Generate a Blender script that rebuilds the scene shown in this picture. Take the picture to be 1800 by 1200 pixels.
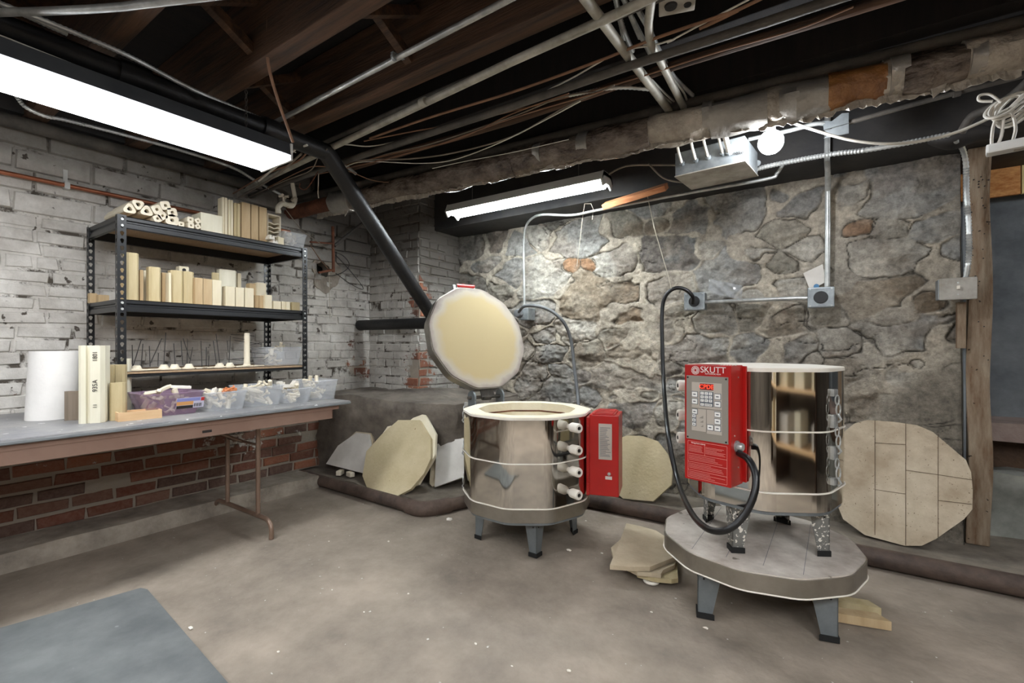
import bpy, bmesh, math, random
import numpy as np
from mathutils import Vector, Matrix
for o in list(bpy.data.objects): bpy.data.objects.remove(o, do_unlink=True)
R = math.radians; PI = math.pi
random.seed(7); np.random.seed(7)
S = bpy.context.scene; C = S.collection
# ---------------------------------------------------------------- camera, world, exposure
F = 833.0; TH = R(34.4); HZ = 606.0; CH = 1.11
cam = bpy.data.cameras.new('camera'); co = bpy.data.objects.new('camera', cam); C.objects.link(co)
co.location = (0, 0, CH); co.rotation_euler = (PI/2, 0, TH)
cam.sensor_width = 36; cam.lens = F/1800*36; cam.shift_y = (HZ-600)/1800; cam.clip_start = .05
S.camera = co
S.view_settings.view_transform = 'Standard'; S.view_settings.look = 'None'; S.view_settings.gamma = 1
S.view_settings.exposure = 0.55
W = bpy.data.worlds.new('world'); S.world = W; W.use_nodes = True
W.node_tree.nodes['Background'].inputs[0].default_value = (.9, .95, 1, 1)
W.node_tree.nodes['Background'].inputs[1].default_value = .05
E_BIG, E_TUBE, E_BULB, E_REAR = 15.0, 46.0, 150.0, 36.0
# ---------------------------------------------------------------- points of the room from sight lines
fw = Vector((-math.sin(TH), math.cos(TH), 0)); rt = Vector((math.cos(TH), math.sin(TH), 0))
def ray(px, py): return fw + rt*((px-900)/F) + Vector((0, 0, (HZ-py)/F))
O = Vector((0, 0, CH))
def ax(px, py, X): d = ray(px, py); return O + d*(X/d.x)
def ay(px, py, Y): d = ray(px, py); return O + d*(Y/d.y)
def az(px, py, Z): d = ray(px, py); return O + d*((Z-CH)/d.z)
def ad(px, py, D): return O + ray(px, py)*D
def apl(px, py, p, n): d = ray(px, py); return O + d*((p-O).dot(n)/d.dot(n))
# ---------------------------------------------------------------- materials
def lin(h):
    if isinstance(h, str):
        c = [int(h[i:i+2], 16)/255 for i in (0, 2, 4)]
    else: c = h
    return tuple(((x/12.92) if x <= .04045 else ((x+.055)/1.055)**2.4) for x in c)+(1,)
def newmat(name):
    m = bpy.data.materials.new(name); m.use_nodes = True
    return m, m.node_tree.nodes, m.node_tree.links, m.node_tree.nodes['Principled BSDF']
def pm(name, c1, c2=None, scale=6, rough=.6, metal=0, bump=0, bscale=60, alpha=1, speck=None, sthr=.72, sscale=60, stretch=None, spec=.5, bd=.01):
    m, N, L, b = newmat(name)
    b.inputs['Roughness'].default_value = rough; b.inputs['Metallic'].default_value = metal
    b.inputs['Alpha'].default_value = alpha; b.inputs['Specular IOR Level'].default_value = spec
    tc = N.new('ShaderNodeTexCoord'); vec = tc.outputs['Object']
    if stretch:
        mp = N.new('ShaderNodeMapping'); mp.inputs['Scale'].default_value = stretch
        L.new(vec, mp.inputs[0]); vec = mp.outputs[0]
    b.inputs['Base Color'].default_value = lin(c1)
    if c2:
        n = N.new('ShaderNodeTexNoise'); n.inputs['Scale'].default_value = scale; n.inputs['Detail'].default_value = 8
        n.inputs['Roughness'].default_value = .65
        r = N.new('ShaderNodeValToRGB'); r.color_ramp.elements[0].position = .35; r.color_ramp.elements[1].position = .66
        r.color_ramp.elements[0].color = lin(c1); r.color_ramp.elements[1].color = lin(c2)
        L.new(vec, n.inputs['Vector']); L.new(n.outputs[0], r.inputs[0]); col = r.outputs[0]
        if speck:
            s = N.new('ShaderNodeTexNoise'); s.inputs['Scale'].default_value = sscale; s.inputs['Detail'].default_value = 2
            q = N.new('ShaderNodeValToRGB'); q.color_ramp.elements[0].position = sthr; q.color_ramp.elements[1].position = sthr+.03
            mx = N.new('ShaderNodeMix'); mx.data_type = 'RGBA'
            L.new(tc.outputs['Object'], s.inputs['Vector']); L.new(s.outputs[0], q.inputs[0]); L.new(q.outputs[0], mx.inputs[0])
            L.new(col, mx.inputs[6]); mx.inputs[7].default_value = lin(speck); col = mx.outputs[2]
        L.new(col, b.inputs['Base Color'])
    if bump:
        n = N.new('ShaderNodeTexNoise'); n.inputs['Scale'].default_value = bscale; n.inputs['Detail'].default_value = 6
        k = N.new('ShaderNodeBump'); k.inputs['Strength'].default_value = bump; k.inputs['Distance'].default_value = bd
        L.new(vec, n.inputs['Vector']); L.new(n.outputs[0], k.inputs['Height']); L.new(k.outputs[0], b.inputs['Normal'])
    return m
def emat(name, c, s):
    m, N, L, b = newmat(name)
    b.inputs['Base Color'].default_value = lin(c); b.inputs['Emission Color'].default_value = lin(c)
    b.inputs['Emission Strength'].default_value = s; return m
M = {}
M['floor'] = pm('concrete_floor', '7a7064', 'a39687', 2.4, .7, bump=.35, bscale=30, speck='d0ccc4', sthr=.745, sscale=42)
M['ledge'] = pm('ledge_concrete', '5d554b', '8a8173', 4, .9, bump=.6, bscale=24)
M['plinth'] = pm('plinth_concrete', '524b44', '837a6f', 4, .95, bump=1, bscale=14)
M['curb'] = pm('curb_concrete', '7b7267', 'a89e90', 6, .9, bump=.7, bscale=26)
M['mat'] = pm('rubber_mat', '5d6161', '7c7f7e', 3, .6, bump=.15, bscale=20, speck='a8aba9', sthr=.73, sscale=11)
M['joist'] = pm('old_joist_wood', '2a1e16', '5c422f', 3, .8, bump=.4, bscale=20, stretch=(.6, 8, 8))
M['joistd'] = pm('subfloor_shaded_joist_wood', '0b0908', '1a1411', 3, .9, bump=.3, stretch=(8, .8, 1))
M['beam'] = pm('dark_painted_beam', '1d1d1e', '35322f', 4, .7, bump=.3, bscale=14)
M['post'] = pm('weathered_post_wood', '6a5038', '9a8b76', 4, .85, bump=.7, bscale=18, stretch=(5, 5, .9), speck='33271d', sthr=.70, sscale=30)
M['scrap'] = pm('scrap_wood', 'a9653d', 'c98e62', 5, .8, bump=.3, stretch=(1, 6, 6))
M['black'] = pm('black_powder_coat', '141516', '1d1e20', 5, .35)
M['pboard'] = pm('particle_board', '9a8062', 'ab9275', 90, .85, bump=.2, bscale=120)
M['blackpipe'] = pm('black_iron', '19191a', '2b2a2a', 5, .45, metal=.3, bump=.3, bscale=30)
M['dpipe'] = pm('dusty_dark_pipe', '3d3a36', '5a554e', 8, .7, bump=.3)
M['clay_pipe'] = pm('rusty_soil_pipe', '3a2f29', '635247', 6, .75, bump=.6, bscale=22, speck='cfc8bb', sthr=.76, sscale=18)
M['rust'] = pm('rusty_iron', '4a2c1e', '7a4a32', 9, .85, bump=.5)
M['emt'] = pm('galvanised_conduit', 'a0a2a0', 'cbcdc9', 14, .32, metal=.5)
M['oldemt'] = pm('dusty_conduit', '8d8a7f', 'b7b4a8', 10, .55, metal=.3)
M['galv'] = pm('galvanised_box', '7f8587', 'a3a9ab', 12, .4, metal=.6)
M['dustbox'] = pm('dusty_box', '8a8478', 'b5b1a8', 9, .7)
M['copper'] = pm('copper_pipe', '9a5b40', 'b9785a', 10, .4, metal=.6)
M['cablew'] = pm('white_cable', 'd8d5cc', 'c2bdb0', 8, .5)
M['cabled'] = pm('grey_brown_cable', '6e655a', '8c8275', 9, .6)
M['cableb'] = pm('brown_cable', '6d4f3b', '8e6a50', 9, .6)
M['cablek'] = pm('black_rubber', '0c0c0d', '171718', 9, .35)
M['cordg'] = pm('grey_cord', '56585a', '6b6d6e', 9, .5)
M['string'] = pm('string', 'c9c2b0', 'a9a08e', 20, .9)
M['wrap'] = pm('plastic_wrapped_insulation', '3f332b', '80756a', 7, .22, bump=1, bd=.03, bscale=13, stretch=(1, 1.6, 1.6))
M['wrapo'] = pm('stained_insulation', '6b4424', 'a0703f', 7, .35, bump=1, bd=.03, bscale=13)
M['wrapl'] = pm('pale_plastic_sheet', '7d7468', 'b8b0a2', 8, .3, bump=1, bd=.03, bscale=14)
M['tape'] = pm('silver_tape', '85827c', 'a09c94', 8, .3, metal=.4, bump=.8, bscale=20)
M['white'] = pm('white_enamel', 'dcdcd8', 'cfcfca', 5, .4)
M['ceramic'] = pm('white_ceramic', 'ece7dc', 'ddd5c6', 9, .5)
M['fire'] = pm('firebrick', 'c3b48e', 'd0c29f', 7, .9, bump=.2, bscale=60, speck='9d8763', sthr=.74, sscale=30)
M['fireL'] = pm('pale_firebrick', 'e6dcc0', 'efe7d0', 7, .9, bump=.15)
M['lidbr'] = pm('lid_firebrick', 'cbb68a', 'd6c298', 4, .9, bump=.15, bscale=80)
M['lidrim'] = pm('worn_lid_rim', 'a3958a', 'cfc0a8', 10, .9, bump=.4, bscale=40)
M['worn'] = pm('worn_slab', 'ab9a82', 'cfc2aa', 5, .9, bump=.3, bscale=40, speck='7d6b56', sthr=.69, sscale=95)
M['stand'] = pm('dusty_stand_slab', 'a1968b', 'd9d2c7', 4, .85, bump=.2, bscale=40, speck='6d6459', sthr=.72, sscale=14)
M['slabw'] = pm('white_shelf_slab', 'c9c4bc', 'dcd8d0', 5, .85, bump=.1, speck='7f8083', sthr=.75, sscale=12)
M['slabt'] = pm('tan_slab', 'b3a389', 'c9bca2', 6, .85, bump=.15)
M['mirror'] = pm('polished_stainless', 'c9c6bf', None, rough=.05, metal=1)
M['mirror'].node_tree.nodes['Principled BSDF'].inputs['Roughness'].default_value = .06
M['brushed'] = pm('brushed_stainless', '8f8a80', 'a49f95', 6, .32, metal=.85)
M['legst'] = pm('painted_leg_steel', '6d7376', '858b8d', 6, .45, metal=.4)
M['legsp'] = pm('plaster_splashed_steel', '70706c', '85857f', 6, .5, metal=.3, speck='e8e4da', sthr=.56, sscale=70)
M['rubber'] = pm('black_rubber_foot', '101010', None, rough=.7)
M['red'] = pm('red_enamel', 'a81613', 'b51b17', 3, .3, speck='e8d8d0', sthr=.8, sscale=50)
M['redd'] = pm('red_handle', 'b81c1a', None, rough=.35)
M['panel'] = pm('taupe_panel', '8e877d', None, rough=.5)
M['panell'] = pm('light_panel', 'b8afa3', None, rough=.5)
M['keyfr'] = pm('key_frame', '5b6168', None, rough=.5)
M['key'] = pm('white_key', 'eeeeea', None, rough=.45)
M['ink'] = pm('black_ink', '26221f', None, rough=.7)
M['wink'] = pm('white_print', 'efe6e0', None, rough=.6)
M['pink'] = pm('pale_print', 'd58f88', None, rough=.6)
M['led'] = emat('display_glow', 'ff4a30', 1.0)
M['leddark'] = emat('display_back', '6a0603', .1)
M['tbrown'] = pm('brown_table_steel', '8f7263', '9d8070', 4, .45)
M['tbrownd'] = pm('bronze_table_leg', '7b6555', '8f7868', 4, .35, metal=.35)
M['board'] = pm('dusty_board', '77777a', '95938f', 5, .45, bump=.15, speck='dadad8', sthr=.70, sscale=26)
M['boarde'] = pm('board_edge', '6f7375', '898c8c', 14, .5, stretch=(3, .5, 3))
M['roll'] = pm('white_fibre_blanket', 'dad7d2', 'e6e3de', 5, .9, bump=.2, bscale=30)
M['mould'] = pm('cream_mould', 'd8d2ba', 'e5e0cc', 3, .85, bump=.1, stretch=(6, 6, .6))
M['tan'] = pm('tan_post', 'b3a27a', 'c6b791', 3, .85, stretch=(6, 6, .7), bump=.1)
M['tanb'] = pm('brown_post', 'af9670', 'c4ad88', 3, .85, stretch=(6, 6, .7), bump=.1)
M['pale'] = pm('pale_post', 'd6caaa', 'e2d8bf', 3, .85, stretch=(6, 6, .7), bump=.1)
M['cream'] = pm('cream_stilt', 'd9cdb4', 'e8dfca', 9, .8)
M['orange'] = pm('orange_stilt', 'c9794a', 'd68b5c', 9, .8)
M['tray'] = pm('pine_tray', 'c9a479', 'd9b88f', 4, .7, stretch=(1, 1, 6))
M['bin'] = pm('clear_bin', 'd9dcdf', None, rough=.2, alpha=.27)
M['binp'] = pm('purple_bin', '9c8096', None, rough=.2, alpha=.42)
M['paper'] = pm('paper_label', 'd9d4e6', None, rough=.6)
M['lab_o'] = pm('orange_print', 'e0a565', None, rough=.6)
M['lab_b'] = pm('lilac_print', '8f93cc', None, rough=.6)
M['lab_r'] = pm('red_print', 'c9302a', None, rough=.6)
M['spot'] = pm('blue_print', '4f83ad', None, rough=.6)
M['valve'] = pm('painted_valve', '9c9484', 'b3ab9b', 9, .6, bump=.2)
M['bluew'] = pm('grey_blue_plaster', '5a5f62', '7d8284', 3, .9, bump=.6, bscale=12)
M['osb'] = pm('strand_board', 'b06a30', 'dba364', 24, .8, stretch=(1, 1, 2))
M['yellow'] = pm('yellow_board', 'e6d394', None, rough=.7)
M['pinkst'] = pm('pink_sill_stone', '85736b', '9e8d84', 5, .9, bump=.4)
M['browns'] = pm('brown_masonry', '453427', '66503e', 6, .9, bump=.7)
M['rocks'] = pm('whitewashed_rock', '75766f', 'a3a49b', 4, .9, bump=.9, bscale=10)
M['wallplain'] = pm('plain_dark_plaster', '4b443c', '655c52', 2, .9, bump=.3)
M['hole'] = pm('recess_darkness', '0b0a09', None, rough=1)
M['housing'] = pm('shaded_lamp_housing', '33363a', '44474a', 5, .45)  # shade on the housing sides is put into this dark colour
M['lamp'] = emat('fluorescent_panel', 'f6faff', E_BIG)
M['tube'] = emat('fluorescent_tube', 'f2faff', E_TUBE)
M['bulb'] = emat('bulb_glow', 'f4f8ff', E_BULB)
M['fillr'] = emat('rear_fill_glow', 'f4f6fa', E_REAR)
M['clearplastic'] = pm('thin_clear_plastic', 'd0d4d6', None, rough=.1, alpha=.25)
M['clear2'] = pm('smoky_film', '8d7d6c', None, rough=.2, alpha=.7)

def mix_nodes(N, L, fac, a, b):
    mx = N.new('ShaderNodeMix'); mx.data_type = 'RGBA'
    for s, v in ((0, fac), (6, a), (7, b)):
        if hasattr(v, 'links'): L.new(v, mx.inputs[s])
        else: mx.inputs[s].default_value = v
    return mx.outputs[2]
def brick_mat():
    m, N, L, b = newmat('painted_old_brick'); b.inputs['Roughness'].default_value = .85
    tc = N.new('ShaderNodeTexCoord'); at = N.new('ShaderNodeAttribute'); at.attribute_name = 'Col'
    lv = N.new('ShaderNodeAttribute'); lv.attribute_name = 'Lev'
    def noise(s, d=6, r=.6):
        n = N.new('ShaderNodeTexNoise'); n.inputs['Scale'].default_value = s; n.inputs['Detail'].default_value = d
        n.inputs['Roughness'].default_value = r; L.new(tc.outputs['Object'], n.inputs['Vector']); return n.outputs[0]
    def ramp(v, a, c, ca=(0, 0, 0, 1), cb=(1, 1, 1, 1)):
        r = N.new('ShaderNodeValToRGB'); e = r.color_ramp.elements; e[0].position = a; e[1].position = c; e[0].color = ca; e[1].color = cb
        L.new(v, r.inputs[0]); return r.outputs[0]
    n1 = noise(11, 8, .7)
    sm = N.new('ShaderNodeMath'); sm.operation = 'MULTIPLY_ADD'; L.new(n1, sm.inputs[0]); sm.inputs[1].default_value = 1.7
    sp = N.new('ShaderNodeSeparateColor'); L.new(lv.outputs['Color'], sp.inputs[0]); 
    s2 = N.new('ShaderNodeMath'); s2.operation = 'SUBTRACT'; L.new(sp.outputs[0], s2.inputs[0]); s2.inputs[1].default_value = .85
    L.new(s2.outputs[0], sm.inputs[2])
    mask = ramp(sm.outputs[0], .46, .54)
    bc = mix_nodes(N, L, ramp(noise(45), .35, .7), at.outputs['Color'], lin('a08b78'))
    bc = mix_nodes(N, L, .75, bc, at.outputs['Color'])
    paint = ramp(noise(5, 8, .7), .3, .68, lin('aaa49b'), lin('e4e0d8'))
    fl = ramp(noise(17, 3, .55), .665, .70)
    paint = mix_nodes(N, L, fl, paint, lin('4e463e'))
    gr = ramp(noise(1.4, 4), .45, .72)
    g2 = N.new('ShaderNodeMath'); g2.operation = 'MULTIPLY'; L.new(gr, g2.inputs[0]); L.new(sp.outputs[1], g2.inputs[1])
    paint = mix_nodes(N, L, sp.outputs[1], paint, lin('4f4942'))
    jn = ramp(noise(7, 6, .7), .51, .60); jm = N.new('ShaderNodeMath'); jm.operation = 'MULTIPLY'; L.new(jn, jm.inputs[0]); L.new(ramp(sp.outputs[2], .55, .95), jm.inputs[1])
    paint = mix_nodes(N, L, jm.outputs[0], paint, lin('4c453c'))
    L.new(mix_nodes(N, L, mask, bc, paint), b.inputs['Base Color'])
    k = N.new('ShaderNodeBump'); k.inputs['Strength'].default_value = .8; k.inputs['Distance'].default_value = .008
    L.new(noise(34, 9, .7), k.inputs['Height'])
    k2 = N.new('ShaderNodeBump'); k2.inputs['Strength'].default_value = .6; k2.inputs['Distance'].default_value = .004
    L.new(mask, k2.inputs['Height']); L.new(k.outputs[0], k2.inputs['Normal']); L.new(k2.outputs[0], b.inputs['Normal'])
    return m
M['brick'] = brick_mat()
def stone_mat():
    m, N, L, b = newmat('rubble_stone'); b.inputs['Roughness'].default_value = .92; b.inputs['Specular IOR Level'].default_value = .3
    tc = N.new('ShaderNodeTexCoord'); at = N.new('ShaderNodeAttribute'); at.attribute_name = 'Col'
    def noise(s, d=8, r=.65):
        n = N.new('ShaderNodeTexNoise'); n.inputs['Scale'].default_value = s; n.inputs['Detail'].default_value = d
        n.inputs['Roughness'].default_value = r; L.new(tc.outputs['Object'], n.inputs['Vector']); return n.outputs[0]
    def ramp(v, a, c, ca, cb):
        r = N.new('ShaderNodeValToRGB'); e = r.color_ramp.elements; e[0].position = a; e[1].position = c; e[0].color = ca; e[1].color = cb
        L.new(v, r.inputs[0]); return r.outputs[0]
    v = N.new('ShaderNodeVectorMath'); v.operation = 'MULTIPLY'; L.new(at.outputs['Color'], v.inputs[0])
    L.new(ramp(noise(26, 10, .75), .32, .7, (.5, .5, .49, 1), (1.45, 1.44, 1.4, 1)), v.inputs[1])
    v2 = N.new('ShaderNodeVectorMath'); v2.operation = 'MULTIPLY'; L.new(v.outputs[0], v2.inputs[0])
    L.new(ramp(noise(4, 5), .35, .7, (.75, .73, .7, 1), (1.2, 1.18, 1.12, 1)), v2.inputs[1])
    L.new(v2.outputs[0], b.inputs['Base Color'])
    k = N.new('ShaderNodeBump'); k.inputs['Strength'].default_value = 1; k.inputs['Distance'].default_value = .016
    L.new(noise(22, 12, .72), k.inputs['Height']); L.new(k.outputs[0], b.inputs['Normal'])
    return m
M['stone'] = stone_mat()
# ---------------------------------------------------------------- mesh helpers
def bmn(): return bmesh.new()
def obj(name, bm, m, parent=None, loc=None, rot=None, smooth=False, label=None):
    me = bpy.data.meshes.new(name); bmesh.ops.recalc_face_normals(bm, faces=bm.faces[:]); bm.to_mesh(me); bm.free()
    if smooth:
        for p in me.polygons: p.use_smooth = True
        try: me.set_sharp_from_angle(angle=R(38))
        except Exception: pass
    me.materials.append(M[m] if isinstance(m, str) else m)
    o = bpy.data.objects.new(name, me); C.objects.link(o)
    if parent: o.parent = parent
    if loc is not None: o.location = loc
    if rot is not None: o.rotation_euler = rot
    if label: o['label'] = label
    return o
def thing(name, label, cat, loc=(0, 0, 0), rotz=0, group=None):
    o = bpy.data.objects.new(name, None); C.objects.link(o); o.empty_display_size = .05
    o.location = loc; o.rotation_euler = (0, 0, rotz); o['label'] = label; o['category'] = cat
    if group: o['group'] = group
    return o
def tag(o, label, cat, group=None):
    o['label'] = label; o['category'] = cat
    if group: o['group'] = group
    return o
def struct(name, bm, m, **k): o = obj(name, bm, m, **k); o['kind'] = 'structure'; return o
def box(bm, x0, x1, y0, y1, z0, z1, bev=0, mtx=None):
    vs = [bm.verts.new((x, y, z)) for x in (x0, x1) for y in (y0, y1) for z in (z0, z1)]
    fs = [bm.faces.new([vs[i] for i in f]) for f in ((0, 1, 3, 2), (4, 6, 7, 5), (0, 4, 5, 1), (2, 3, 7, 6), (0, 2, 6, 4), (1, 5, 7, 3))]
    if bev:
        es = list({e for f in fs for e in f.edges})
        r = bmesh.ops.bevel(bm, geom=es, offset=bev, segments=2, affect='EDGES', profile=.6)
        vs = list({v for f in r['faces'] for v in f.verts} | {v for v in vs if v.is_valid})
    if mtx is not None: bmesh.ops.transform(bm, matrix=mtx, verts=[v for v in vs if v.is_valid])
    return bm
def frame(a, b):
    d = (b-a); l = d.length; d.normalize(); up = Vector((0, 0, 1)) if abs(d.z) < .95 else Vector((1, 0, 0))
    x = d.cross(up).normalized(); y = x.cross(d).normalized(); return d, x, y, l
def spline(pts, k=6):
    pts = [Vector(p) for p in pts]
    if len(pts) < 3: return pts
    P = [pts[0]*2-pts[1]]+pts+[pts[-1]*2-pts[-2]]; out = []
    for i in range(1, len(P)-2):
        for j in range(k):
            t = j/k; a, b, c, d = P[i-1], P[i], P[i+1], P[i+2]
            out.append(.5*((2*b)+(c-a)*t+(2*a-5*b+4*c-d)*t*t+(3*b-a-3*c+d)*t**3))
    out.append(pts[-1]); return out
def tube(bm, pts, r, seg=10, rfun=None, cap=True):
    pts = [Vector(p) for p in pts]; n = len(pts); rings = []; px = None
    for i, p in enumerate(pts):
        d = (pts[min(i+1, n-1)]-pts[max(i-1, 0)]).normalized()
        if px is None:
            up = Vector((0, 0, 1)) if abs(d.z) < .9 else Vector((1, 0, 0)); x = d.cross(up).normalized()
        else: x = (px-d*px.dot(d)).normalized()
        px = x; y = d.cross(x); rr = rfun(i/(n-1), i) if rfun else r
        rings.append([bm.verts.new(p+(x*math.cos(a)+y*math.sin(a))*rr) for a in [2*PI*j/seg for j in range(seg)]])
    for i in range(n-1):
        for j in range(seg): bm.faces.new((rings[i][j], rings[i][(j+1) % seg], rings[i+1][(j+1) % seg], rings[i+1][j]))
    if cap:
        for ring in (rings[0], rings[-1]): bm.faces.new(ring)
    return bm
def flex(bm, pts, r):       # armoured cable: dense rings with ribs
    r *= 1.35
    sp = spline(pts, 10); out = []; L = 0
    for a, b in zip(sp, sp[1:]):
        k = max(1, int((b-a).length/.006))
        for j in range(k): out.append(a.lerp(b, j/k))
    out.append(sp[-1]); out = out[:900]
    return tube(bm, out, r, 8, rfun=lambda t, i: r*(1 if i % 2 else .78))
def prism(bm, pts, z0, z1, inner=None):
    a = [bm.verts.new((p[0], p[1], z0)) for p in pts]; b = [bm.verts.new((p[0], p[1], z1)) for p in pts]; n = len(pts)
    for i in range(n): bm.faces.new((a[i], a[(i+1) % n], b[(i+1) % n], b[i]))
    if inner:
        c = [bm.verts.new((p[0], p[1], z0)) for p in inner]; d = [bm.verts.new((p[0], p[1], z1)) for p in inner]
        for i in range(n):
            j = (i+1) % n
            bm.faces.new((c[i], d[i], d[j], c[j])); bm.faces.new((b[i], b[j], d[j], d[i])); bm.faces.new((a[i], c[i], c[j], a[j]))
    else: bm.faces.new(b); bm.faces.new(a[::-1])
    return bm
def ngon(n, r, rot=0, rc=0, k=4):
    pts = []
    ap = r*math.cos(PI/n)
    for i in range(n):
        a = rot+PI/n+2*PI*i/n     # facet normals at rot + 2 pi i / n
        if rc <= 0: pts.append((r*math.cos(a), r*math.sin(a))); continue
        cr = (r-rc/math.cos(PI/n))
        for j in range(k+1):
            b = a-PI/n+2*PI/n*j/k
            pts.append((cr*math.cos(a)+rc*math.cos(b), cr*math.sin(a)+rc*math.sin(b)))
    return pts
def lathe(bm, prof, seg=20, mtx=None):
    rings = []
    for r, z in prof: rings.append([bm.verts.new((max(r, 1e-4)*math.cos(2*PI*j/seg), max(r, 1e-4)*math.sin(2*PI*j/seg), z)) for j in range(seg)])
    for a, b in zip(rings, rings[1:]):
        for j in range(seg): bm.faces.new((a[j], a[(j+1) % seg], b[(j+1) % seg], b[j]))
    bm.faces.new(rings[0][::-1]); bm.faces.new(rings[-1])
    if mtx is not None: bmesh.ops.transform(bm, matrix=mtx, verts=[v for r in rings for v in r])
    return bm
def plate(bm, poly, n, th):      # polygon of points on a plane, given a real thickness behind it
    f = [bm.verts.new(p) for p in poly]; b = [bm.verts.new(p-n*th) for p in poly]; k = len(poly)
    bm.faces.new(f); bm.faces.new(b[::-1])
    for i in range(k): bm.faces.new((f[i], b[i], b[(i+1) % k], f[(i+1) % k]))
    return bm
def text(s, size, m, parent, loc, rot, ext=.0004, name='lettering', align='CENTER'):
    cu = bpy.data.curves.new('t', 'FONT'); cu.body = s; cu.size = size; cu.extrude = ext; cu.align_x = align; cu.align_y = 'CENTER'
    t = bpy.data.objects.new('t', cu); C.objects.link(t); bpy.context.view_layer.update()
    me = bpy.data.meshes.new_from_object(t.evaluated_get(bpy.context.evaluated_depsgraph_get()))
    bpy.data.objects.remove(t, do_unlink=True)
    me.name = name; me.materials.clear(); me.materials.append(M[m]); o = bpy.data.objects.new(name, me); C.objects.link(o)
    o.parent = parent; o.location = loc; o.rotation_euler = rot; return o
# numpy noise
def vnoise(x, y, s, seed=0):
    rs = np.random.RandomState(seed); g = rs.rand(256, 256)
    x = x*s+1000.; y = y*s+1000.; xi = np.floor(x).astype(int); yi = np.floor(y).astype(int); fx = x-xi; fy = y-yi
    fx = fx*fx*(3-2*fx); fy = fy*fy*(3-2*fy)
    G = lambda a, b: g[a % 256, b % 256]
    return (G(xi, yi)*(1-fx)+G(xi+1, yi)*fx)*(1-fy)+(G(xi, yi+1)*(1-fx)+G(xi+1, yi+1)*fx)*fy
def fbm(x, y, s, o=4, seed=0):
    v = 0; a = 1; t = 0
    for i in range(o): v = v+a*vnoise(x, y, s*2**i, seed+i); t += a; a *= .5
    return v/t
# ---------------------------------------------------------------- room shell
XL, YB, YA, XB = -3.62, 3.45, 2.92, -2.97
bm = bmn()
nx, ny = 130, 120; X = np.linspace(-3.7, 2.8, nx); Y = np.linspace(-2.7, 4.0, ny)
gx, gy = np.meshgrid(X, Y, indexing='ij'); gz = (fbm(gx, gy, 1.5, 5, 3)-.5)*.012
vs = [[bm.verts.new((gx[i, j], gy[i, j], gz[i, j]-.004)) for j in range(ny)] for i in range(nx)]
for i in range(nx-1):
    for j in range(ny-1): bm.faces.new((vs[i][j], vs[i+1][j], vs[i+1][j+1], vs[i][j+1]))
struct('floor', bm, 'floor', smooth=True)
bm = bmn(); box(bm, -3.8, 2.8, -2.7, 4.4, 2.62, 2.66); struct('ceiling', bm, 'joistd')
bm = bmn(); box(bm, -3.8, 2.8, -2.8, -2.7, 0, 2.62); struct('wall_rear', bm, 'wallplain')
bm = bmn(); box(bm, 2.7, 2.8, -2.7, 4.4, 0, 2.62); struct('wall_right', bm, 'wallplain')

def brick_wall(name, org, u, n, U, V, level, zb=0, hole=None, offset=0):
    bm = bmn(); col = bm.verts.layers.float_color.new('Col'); lev = bm.verts.layers.float_color.new('Lev')
    up = Vector((0, 0, 1)); BH, BL = .075, .215
    def put(v, c, a, b, j=0): v[col] = c; v[lev] = (*level(a, b), j, 1)
    # mortar bed
    nu, nv = int(U/.05), int(V/.05); g = {}
    for i in range(nu+1):
        for j in range(nv+1):
            a, b = U*i/nu, V*j/nv
            v = bm.verts.new(org+u*a+up*b+n*(.004*random.random())); put(v, lin('999083'), a, b, 1); g[i, j] = v
    for i in range(nu):
        for j in range(nv):
            if hole and hole(U*(i+.5)/nu, V*(j+.5)/nv, .03): continue
            bm.faces.new((g[i, j], g[i+1, j], g[i+1, j+1], g[i, j+1]))
    zc = 0; r = -1; big = name == 'wall_left'
    while zc < V-.05:
        r += 1; BH = .118 if (big and zc > 1.70) else .075; header = (r % 7 == 5) and BH < .1; bl = BL/2 if header else (BL if BH < .1 else .33)
        a = -(BL/2 if r % 2 else 0)-offset+random.uniform(-.015, .015)
        z0 = zc+.005; zc += BH; sag = .004*math.sin(r*1.7)
        while a < U:
            w = bl+random.uniform(-.018, .018); a0, a1 = max(a+.005, 0), min(a+w-.005, U); a += w
            if a1-a0 < .02: continue
            ac = (a0+a1)/2; b0 = z0+sag+random.uniform(-.002, .002)+.006*math.sin(ac*1.9+r*.1); b1 = b0+BH-.011+random.uniform(-.002, .001)
            if b1 > V: continue
            if hole and hole(ac, (b0+b1)/2, 0): continue
            d = random.uniform(.007, .013)+(.012 if BH > .1 else 0)
            if random.random() < .05: d = -.004
            t = random.random(); base = random.choice(['6c3f2e', '7c4935', '704030', '85503b', '5f3c2f', '584037', '91593f', '755243'])
            c = lin(base); tl = random.uniform(-.03, .03)
            o_, i_ = [], []
            for (p, q) in ((a0, b0), (a1, b0), (a1, b1), (a0, b1)):
                jx, jz = random.uniform(-.006, .006), random.uniform(-.0045, .0045)
                vo = bm.verts.new(org+u*(p+jx)+up*(q+jz)); put(vo, c, p, q, .9)
                sx = .006 if p == a0 else -.006; sz = .006 if q == b0 else -.006
                vi = bm.verts.new(org+u*(p+jx+sx)+up*(q+jz+sz)+n*(d+random.uniform(-.002, .002)+tl*(q-b0)*.3)); put(vi, c, p, q)
                o_.append(vo); i_.append(vi)
            bm.faces.new(i_)
            for k in range(4): bm.faces.new((o_[k], o_[(k+1) % 4], i_[(k+1) % 4], i_[k]))
    return struct(name, bm, 'brick')
def sst(e0, e1, x): t = min(1, max(0, (x-e0)/(e1-e0))); return t*t*(3-2*t)
Y0 = -2.6
hc = ax(572, 478, XL); HY, HZc = hc.y-Y0, hc.z
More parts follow.
